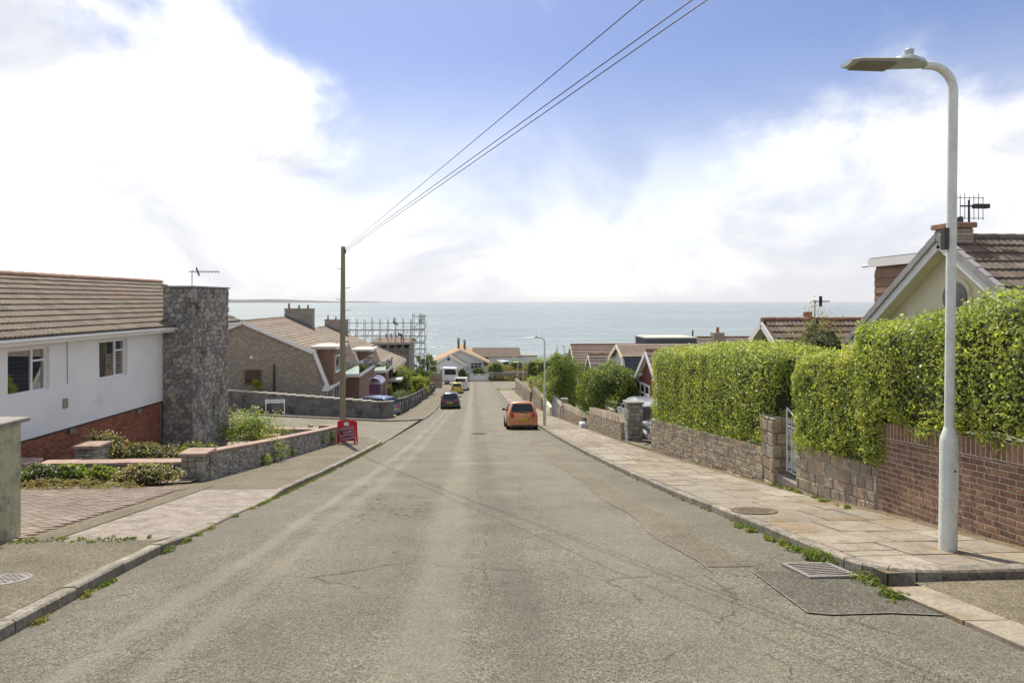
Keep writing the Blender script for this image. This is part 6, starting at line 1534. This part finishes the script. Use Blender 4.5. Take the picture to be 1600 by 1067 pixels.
    for s in (-1, 1):
        part('tail_light', MB().box(s*w*.66-.12*w, s*w*.66+.26*w*(1 if s > 0 else 1)*0+.12*w, -L/2-.012, -L/2+.12, zb*.68, zb*.95) if style != 'van' else MB().box(s*w*.88-.05, s*w*.88+.05, -L/2-.015, -L/2+.04, zb*.7, zb*1.25), 'tail_red', t, True, bev=.015)
        part('headlight', MB().box(s*w*.6-.16, s*w*.6+.16, L/2-.22, L/2-.03, zb*.58, zb*.76), 'lamp_clear', t, True, bev=.03)
        part('mirror', MB().box(s*(w+.04)-.09, s*(w+.04)+.09, L*(y1b-.09)-.05, L*(y1b-.09)+.05, zb+.02, zb+.16), 'black_plastic', t, True, bev=.025)
    pl_ = part('number_plate', MB().box(-.26, .26, -L/2-.05, -L/2-.036, zb*.56, zb*.56+.115), 'plate_yellow', t, True)
    if plate: lettering(pl_, plate, .1, Matrix.Translation((0, -L/2-.052, zb*.56+.057)) @ Matrix.Rotation(R(90), 4, 'X'), 'black_plastic')
    if front_plate:
        part('number_plate', MB().box(-.26, .26, L/2+.032, L/2+.045, zs+.15, zs+.265), 'plate_white', t, True)
        part('grille', MB().box(-w*.5, w*.5, L/2-.06, L/2+.015, zb*.5, zb*.66), 'black_plastic', t, True, bev=.02); part('grille_bar', MB().box(-w*.5, w*.5, L/2+.016, L/2+.03, zb*.57, zb*.59), 'chrome', t, True)
    part('wiper', MB().bar((-.1, y0b*L+.005, zb+.02), (.25, y0b*L+.005, zb+.06), .02, .02), 'black_plastic', t, True)
    if style == 'hatch': part('badge', MB().lathe([(.05, 0), (.05, .012)], 12, 'y', c=(0, -L/2-.02, zb*.86)), 'chrome', t, True)
    part('aerial', MB().tube([(0, y0t*L+.2, H-.02), (0, y0t*L+.05, H+.16)], .006, 5), 'black_plastic', t, True)
    return t
def road_z(y): return g(0, y)+.012
yo = 36.0; car('parked_car', 'copper orange hatchback parked at the kerb by a street lamp', 2.62, yo, road_z(yo), 0, 3.85, 1.69, 1.5, 'car_orange', 'hatch', slope_at(yo), 'WL13 OUN')
yo = 63.1; car('parked_car', 'black estate car parked by the scalloped grey walls', -2.25, yo, road_z(yo), 0, 4.4, 1.82, 1.56, 'car_black', 'suv', slope_at(yo), 'CV65 NDE')
yo = 92.2; car('parked_car', 'yellow hatchback parked behind a white van', -2.35, yo, road_z(yo), 0, 3.9, 1.7, 1.55, 'car_yellow', 'hatch', slope_at(yo), '')
yo = 100.2; car('parked_van', 'white panel van parked below the yellow hatchback', -1.85, yo, road_z(yo), R(-4), 4.9, 1.95, 2.0, 'car_white', 'van', slope_at(yo), '')
car('parked_car', 'blue car on the chalet drive behind stepped wall', -8.0, 51.2, g(-8, 51.2)+.03, R(62), 4.2, 1.75, 1.52, 'car_blue', 'hatch', 0)
car('parked_car', 'grey saloon nosing out of the stone walled drive', 8.85, 24.2, g(0, 24.2)+KH+.03, R(90), 4.5, 1.8, 1.46, 'car_grey', 'saloon', 0, '', True)
car('parked_car', 'silver blue car beyond the drive wall, under red gable', 7.75, 29.0, g(0, 29)+.35, R(0), 4.3, 1.75, 1.45, 'car_silver', 'hatch', 0, '', True)
car('parked_van', 'small white van parked beside the end bungalow', X_(787, 141), 139.5, zt(578, 139.5), R(200), 4.6, 1.9, 2.0, 'car_white', 'van', 0)
# flatbed lorry, side on at the bottom of the hill
zl = road_z(119)
lo = thing('flatbed_lorry', 'white flatbed lorry with dark windows across the foot of the street', 'lorry', (-6.2, 120, zl))
cb = MB().prism([(-5.9, 118.9, zl+.55), (-2.95, 118.9, zl+.55), (-2.85, 118.9, zl+1.5), (-3.15, 118.9, zl+2.95), (-5.75, 118.9, zl+3.05), (-5.9, 118.9, zl+2.8)], (0, 2.2, 0)); cab = part('cab', cb, 'car_white', lo, bev=.08)
part('side_window', MB().prism([(-5.35, 118.88, zl+1.75), (-3.2, 118.88, zl+1.75), (-3.4, 118.88, zl+2.75), (-5.35, 118.88, zl+2.75)], (0, .015, 0)), 'car_glass', cab, local=True)
part('windscreen', MB().prism([(-2.86, 119.1, zl+1.6), (-2.86, 120.9, zl+1.6), (-3.1, 120.9, zl+2.8), (-3.1, 119.1, zl+2.8)], (.02, 0, .0)), 'car_glass', cab, local=True)
part('flatbed', MB().box(-11.5, -6.0, 118.85, 121.15, zl+.95, zl+1.15), 'timber', lo); part('headboard', MB().box(-6.15, -6.02, 118.85, 121.15, zl+1.15, zl+2.9), 'steel', lo); part('chassis', MB().box(-11.4, -3.2, 119.4, 120.6, zl+.5, zl+.94), 'dark_metal', lo)
for k in range(4): part('rack_post', MB().box(-6.5-k*.02, -6.4-k*.02, 118.9+k*.7, 119+k*.7, zl+1.15, zl+3.0), 'steel', lo)
for x in (-4.9, -10.2):
    for y in (119.05, 120.95):
        w_ = part('wheel', MB().lathe([(.3, -.14), (.48, -.14), (.52, -.1), (.52, .1), (.48, .14), (.3, .14)], 20, 'y', c=(x, y, zl+.52)), 'tyre', lo, smooth=True); part('rim', MB().lathe([(.3, -.12), (.12, -.1)], 14, 'y', c=(x, y-.04, zl+.52)), 'rim', w_, local=True)
part('beacon', MB().lathe([(.12, 0), (.1, .15)], 10, c=(-4.4, 120, zl+3.02)), 'car_white', lo)
# railings by the blue car
rl = thing('railing', 'dark metal railing round the chalet terrace', 'railing', (-8.5, 58, g(-8.5, 58)))
for i in range(9): part('post', MB().box(-9.9+i*.42, -9.85+i*.42, 58, 58.05, g(-8, 58)-.1, g(-8, 58)+1.15), 'dark_metal', rl)
for z in (.5, 1.1): part('rail', MB().box(-9.95, -6.45, 57.99, 58.06, g(-8, 58)+z, g(-8, 58)+z+.06), 'dark_metal', rl)
# ------------------------------------------------------------------ shrubs, trees, weeds
def shrub(label, c, rx, ry, rz, n, mat, size, name='shrub', lump=.3, lo=-.5, petals=0, petal='petal_white', stems=8, cat='shrub', core=True, shell=.72):
    """c: ground point"""
    t = thing(name, label, cat, c)
    ctr = (0, 0, rz*.55)
    P, N = blob_pts(ctr, rx, ry, rz*.62, n, lump, lo, shell); P = [p for p in P]; leaf_mesh('foliage', [(a, b, max(z, .0)) for a, b, z in P], N, size, mat, t, True, up=.25)
    if petals:
        P, N = blob_pts(ctr, rx*1.02, ry*1.02, rz*.64, petals, lump, lo, .95); leaf_mesh('flowers', [(a, b, max(z, .03)) for a, b, z in P], N, size*.55, petal, t, True, asp=1, kind='stuff')
    m = MB()
    for k in range(stems):
        a = random.uniform(0, 6.28); e = (math.cos(a)*rx*.5, math.sin(a)*ry*.5, rz*random.uniform(.5, .8)); m.tube([(0, 0, -.1), (e[0]*.4, e[1]*.4, e[2]*.5), e], [.02*rz, .014*rz, .006*rz], 5)
    part('stems', m, 'stem_brown', t, True)
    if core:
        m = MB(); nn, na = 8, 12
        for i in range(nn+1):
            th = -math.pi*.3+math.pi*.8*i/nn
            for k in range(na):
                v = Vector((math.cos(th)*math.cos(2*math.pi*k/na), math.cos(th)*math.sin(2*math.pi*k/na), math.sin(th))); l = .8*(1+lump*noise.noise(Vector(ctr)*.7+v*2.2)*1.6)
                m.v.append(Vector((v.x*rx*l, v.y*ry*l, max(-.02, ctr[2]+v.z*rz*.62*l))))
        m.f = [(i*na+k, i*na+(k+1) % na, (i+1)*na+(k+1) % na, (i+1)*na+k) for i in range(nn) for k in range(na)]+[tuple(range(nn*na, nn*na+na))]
        part('shade_core', m, 'hedge_core', t, True, smooth=True)
    return t
def tree(label, c, hgt, rad, n, mat, size, clumps=16, trunk=.12, spire=0, name='tree', squash=1.0):
    t = thing(name, label, 'tree', c)
    tr = MB(); tr.tube([(0, 0, -.2), (.05, 0, hgt*.3), (0, .05, hgt*.62)], [trunk, trunk*.75, trunk*.4], 9); P, N = [], []
    for k in range(clumps):
        a = k*2.4; u = (k+.5)/clumps; rr = rad*math.sqrt(1-(u-.35)**2*1.3 if abs(u-.35) < .85 else .1)*random.uniform(.35, .95); zc = hgt*(.22+.7*u)
        e = Vector((math.cos(a)*rr*.75, math.sin(a)*rr*.75, zc)); tr.tube([(0, 0, hgt*(.18+.35*u)), e*.5+Vector((0, 0, zc*.42)), e], [trunk*.35, trunk*.22, trunk*.08], 5)
        cr = rad*random.uniform(.32, .5); p, nn = blob_pts(e, cr, cr, cr*.8*squash, int(n/clumps), .35, -.8, .35); P += p; N += list(nn)
    if spire:
        for _ in range(spire):
            a = random.uniform(0, 6.28); r0 = rad*random.uniform(.1, .7); b = Vector((math.cos(a)*r0, math.sin(a)*r0, hgt*.85)); e = b+Vector((random.uniform(-.2, .2), random.uniform(-.2, .2), hgt*random.uniform(.15, .32))); tr.tube([b, e], [.02, .006], 4)
            for k in range(9): q_ = b.lerp(e, random.uniform(.2, 1)); P.append(tuple(q_+Vector((random.uniform(-.08, .08), random.uniform(-.08, .08), 0)))); N.append((math.cos(a), math.sin(a), .4))
    part('trunk', tr, 'stem_brown', t, True, smooth=True); leaf_mesh('crown', P, N, size, mat, t, True)
    return t
def gp(px, py, off=.1): p = gpt(px, py, off); return (p.x, p.y, g(p.x, p.y)+off-.03)
# left gardens
shrub('dark clump of white daisies at the foot of a stubby pillar', gp(66, 758), .5, .24, .4, 900, 'leaf_dark', .06, petals=260)
shrub('fresh green leafy weeds against the low driveway wall', gp(108, 757), .45, .2, .38, 800, 'leaf_mid', .085)
shrub('second patch of fresh green weeds against the low wall', gp(158, 757), .38, .2, .36, 700, 'leaf_mid', .08)
shrub('pale daisy mound drooping over the driveway edge beside corner pillar', gp(228, 758), .66, .26, .4, 1400, 'leaf_dry', .055, petals=420)
P, N = blob_pts((0, 0, .05), 1.1, .18, .18, 700, .3, -.2); t = thing('dry_grass', 'strip of yellowed dry grass along the block paving', 'grass', gp(92, 764)); leaf_mesh('blades', P, N, .11, 'leaf_dry', t, True, asp=.18, up=.9)
P, N = blob_pts((0, 0, .04), .5, .14, .12, 250, .3, -.2); t = thing('dry_grass', 'small brown tuft of grass before the daisy mound', 'grass', gp(178, 764)); leaf_mesh('blades', P, N, .1, 'leaf_dry', t, True, asp=.18, up=.9)
q0 = CA(-10.6, 16.6, 0)
shrub('rounded pale shrub in flower between two rubble pillars', (q0.x, q0.y, g(q0.x, q0.y)+.1), .6, .45, .85, 1100, 'leaf_dry', .06, petals=260)
q0 = CA(-9.6, 16.8, 0); shrub('low straw coloured shrub behind the driveway wall', (q0.x, q0.y, g(q0.x, q0.y)+.1), 1.0, .4, .6, 1300, 'leaf_dry', .06, petals=200)
q0 = CA(-9.2, 18.6, 0); shrub('yellow tipped shrub at the base of the chimney', (q0.x, q0.y, g(q0.x, q0.y)+.1), .6, .4, .5, 800, 'leaf_golden', .06)
q0 = CA(-9.9, 24.2, 0); shrub('straggling green bush with pale plumes in the gravel garden', (q0.x, q0.y, g(q0.x, q0.y)+.1), 1.15, .8, 1.15, 5200, 'leaf_mid', .075, petals=500, lump=.5, shell=.35, core=False)
q0 = CA(-8.0, 27, 0); shrub('dry tuft near the raised bed edge', (q0.x, q0.y, g(q0.x, q0.y)+.1), .6, .4, .35, 500, 'leaf_dry', .06)
for i, (px, py, r, hh, mt, lab) in enumerate(((428, 722, .42, .62, 'leaf_mid', 'flowering weed clump growing from the long rubble wall foot'), (450, 714, .22, .35, 'leaf_golden', 'yellow weed clump growing from the long rubble wall foot'), (497, 700, .3, .55, 'leaf_grass', 'tall grassy weeds at wall foot toward the telegraph pole'), (515, 695, .25, .5, 'leaf_grass', 'grass tuft at wall end beside the red sign'), (408, 727, .25, .3, 'leaf_mid', 'small green weed at wall foot near corner pillar'))):
    c = gp(px, py); shrub(lab, c, r, r*.7, hh, 420, mt, .06, petals=40 if i == 0 else 0, core=False, stems=4)
q0 = at(402, 606, 46.2); t = tree('bright lime sapling peeping over the stepped wall', (q0.x, q0.y, g(q0.x, q0.y)), 2.55, .55, 1100, 'leaf_golden', .13, 8, .05)
# lower left gardens
def hd2(label, x, y, rx, ry, hh, n, mat, size, **k): return shrub(label, (x, y, g(x, y)+.02), rx, ry, hh, n, mat, size, **k)
hd2('dense dark green hedge block below the second chalet', -11.2, 86.5, 2.4, 1.6, 4.0, 4200, 'leaf_tree', .22, lump=.12)
hd2('bright golden bush behind the scalloped wall', -6.9, 80, 1.2, 1.5, 2.5, 3200, 'leaf_golden', .15)
hd2('loose pale green bush next to the golden one', -8.8, 77, 1.6, 1.7, 3.6, 3200, 'leaf_mid', .17)
hd2('grey green bush over the scalloped wall, above golden bush', -7.6, 90, 1.6, 2.0, 3.2, 2400, 'leaf_mid', .18)
hd2('low mixed planting beside the chalet terrace', -7.4, 66, .9, 2.4, 1.3, 1800, 'leaf_dark', .13)
hd2('slim pale conifer beside the terrace railing', -8.1, 62.5, .35, .35, 1.9, 700, 'leaf_dry', .1)
q0 = at(668, 575, 118); tree('dark windswept tree beside the scaffolding stair tower', (q0.x, q0.y, g(q0.x, q0.y)), 5.5, 2.3, 2200, 'leaf_dark', .3, 12, .16)
q0 = at(655, 572, 118); tree('small dark pine by the scaffolding foot', (q0.x, q0.y, g(q0.x, q0.y)), 5.6, 1.0, 900, 'leaf_dark', .28, 8, .12)
q0 = at(722.5, 588, 127.6); hd2('clipped dark shrub beside the white gate pier', q0.x, 127.9, .9, .6, 2.3, 700, 'leaf_dark', .2)
P, N = blob_pts((0, 0, 0), .5, .3, .5, 200, .3, -1); q0 = at(759, 568, 135.6); t = thing('hanging_basket', 'hanging basket of red flowers on the bungalow front', 'flower basket', tuple(q0)); leaf_mesh('flowers', P, N, .16, 'petal_red', t, True, asp=1, kind='stuff')
# right side
q0 = at(930, 640, 34.5); shrub('big rounded green bush behind the wavy stone wall', (7.45, 34.6, g(0, 34.6)+.2), 1.65, 1.7, 2.9, 17000, 'leaf_tree', .1, lump=.14, shell=.8)
tree('loose leafy tree overhanging the stone wall', (6.75, 48.5, g(0, 48.5)), 4.9, 1.75, 9500, 'leaf_tree', .13, 18, .14, spire=7)
tree('darker leafy tree behind the overhanging one', (8.2, 52.5, g(0, 52.5)), 4.2, 1.7, 5000, 'leaf_tree', .14, 14, .14, spire=4)
q0 = at(1275, 545, 17.5); shrub('soft olive bush rising behind the lower privet hedge', (q0.x, q0.y, g(0, q0.y)+.1), .9, .9, 3.6, 3800, 'leaf_dry', .06, lump=.25)
hd2('dark shrubs at the foot of the red gabled house', 8.3, 35.6, 1.2, .8, 1.6, 1200, 'leaf_dark', .09)
hd2('yellowing low planting on top of the wavy wall', 7.2, 32.5, .6, 1.2, 1.45, 1100, 'leaf_golden', .08)
hd2('ivy covered bush at the stone wall near the far lamp', 7.3, 58, 1.1, 2.2, 2.3, 2600, 'leaf_mid', .14)
hd2('rusty weeds behind the last stone wall', 7.4, 68, 1.1, 3.0, 2.2, 2400, 'leaf_dry', .15)
hd2('green scrub behind the last stone wall', 8.4, 80, 1.8, 4.0, 2.4, 2600, 'leaf_mid', .18)
for k, (px, d, rx, hh, mt, lab) in enumerate(((808, 134, 1.9, 2.4, 'leaf_mid', 'round bright bush beside the small white van'), (748, 131.5, 1.2, 1.6, 'leaf_dark', 'dark bush on the wall behind the white gate'), (776, 131, 1.6, 2.4, 'leaf_mid', 'garden bush between gate pier and small van'), (768, 130.6, .9, 2.2, 'leaf_mid', 'leafy bush directly over the grassy side pier'), (838, 131, 2.2, 2.8, 'leaf_mid', 'wild bush at top of the sloping retaining wall'), (856, 128, 2.5, 3.0, 'leaf_mid', 'tall scrub where the lane bends away'))):
    x = X_(px, d); shrub(lab, (x, d, h(129)+(.9 if px > 770 else .6)), rx, 1.2, hh, 1500, mt, .22)
# yellow weeds bank: uncountable
P = []; N = []
for _ in range(9000):
    px = random.uniform(764, 872); d = random.uniform(128.3, 135); x = X_(px, d); z = h(129)+.3+1.7*sst(128.3, 134, d)+abs(random.gauss(0, .3)); P.append((x, d, z)); N.append((0, -1, .3))
o = leaf_mesh('weed_bank', P, N, .42, 'leaf_dry', None, kind='stuff', asp=.35, up=.5)
# kerb weeds and joints: uncountable tufts
def tufts(spots, mat, size, name='kerb_weeds', per=22):
    P, N = [], []
    for x, y, z, r in spots:
        for _ in range(int(per*r/.08)):
            a = random.uniform(0, 6.28); rr = r*math.sqrt(random.random()); P.append((x+math.cos(a)*rr*.6, y+math.sin(a)*rr, z+random.uniform(.0, .75)*r*(1-rr/r*.6))); N.append((math.cos(a)*.8, math.sin(a)*.8, .7))
    leaf_mesh(name, P, N, size, mat, None, kind='stuff', asp=.32, up=.3)
sp_ = []
for _ in range(330):
    y = random.uniform(11.5, 27); 
    if nz((0, y, 5), .8) > -.25 or y > 20: sp_.append((xl(y)+.03+random.uniform(-.01, .05), y, g(0, y), random.uniform(.02, .07)))
for px, py in ((36, 975), (110, 935), (130, 922), (152, 912), (218, 866), (250, 850), (275, 838), (300, 828), (345, 808), (385, 795)):
    p = gpt(px, py); sp_ += [(xl(p.y)+.03+random.uniform(0, .05), p.y+random.uniform(-.1, .1), g(0, p.y), random.uniform(.03, .07)) for _ in range(5)]
for y in frange(8.0, 8.2, .1): sp_ += [(-4-random.random()*2.6, y+random.uniform(-.05, .05), g(0, y)+KH, random.uniform(.02, .04)) for _ in range(26)]
tufts(sp_, 'leaf_grass', .05)
sp2 = []
for y0_, k in ((6.55, 26), (6.72, 20), (7.1, 12), (7.35, 10), (7.7, 10), (8.25, 8), (8.6, 6), (5.75, 4)):
    for _ in range(k): sp2.append((XR-.05-abs(random.gauss(0, .05)), y0_+random.gauss(0, .07), g(0, y0_)+.01, random.uniform(.05, .2 if y0_ < 6.6 else .13 if y0_ < 6.8 else .075)))
for _ in range(60): y = random.uniform(8.5, 30); sp2.append((XR-.03, y, g(0, y), random.uniform(.015, .04)))
for px, py in ((1215, 762), (1235, 765), (1275, 780), (1290, 785), (1245, 770), (1320, 795), (1010, 696), (1395, 940), (1410, 937)):
    p = gpt(px, py, .1 if py < 930 else 0); sp2 += [(p.x+random.gauss(0, .05), p.y+random.gauss(0, .06), g(0, p.y)+(KH if py < 930 else 0), random.uniform(.04, .09)) for _ in range(6)]
tufts(sp2, 'leaf_grass', .055, 'kerb_weeds')
sp3 = [(WALLX-.12+random.gauss(0, .06), y, g(0, y)+KH-.02, random.uniform(.01, .03)) for y in [random.uniform(6.4, 24) for _ in range(120)]]
tufts(sp3, 'leaf_dry', .03, 'wall_foot_litter')
# ------------------------------------------------------------------ sea air
mh = bpy.data.materials.new('haze_air'); mh.use_nodes = True; nh = mh.node_tree; nh.nodes.clear()
oh = nh.nodes.new('ShaderNodeOutputMaterial'); vh = nh.nodes.new('ShaderNodeVolumePrincipled'); nh.links.new(vh.outputs[0], oh.inputs['Volume'])
vh.inputs['Color'].default_value = (.93, .95, .97, 1); vh.inputs['Density'].default_value = 5e-5; vh.inputs['Anisotropy'].default_value = .2
MATS['haze_air'] = mh
hz_ = part('haze', MB().box(-32000, 32000, -90, 32000, -62, 160), 'haze_air', kind='stuff')
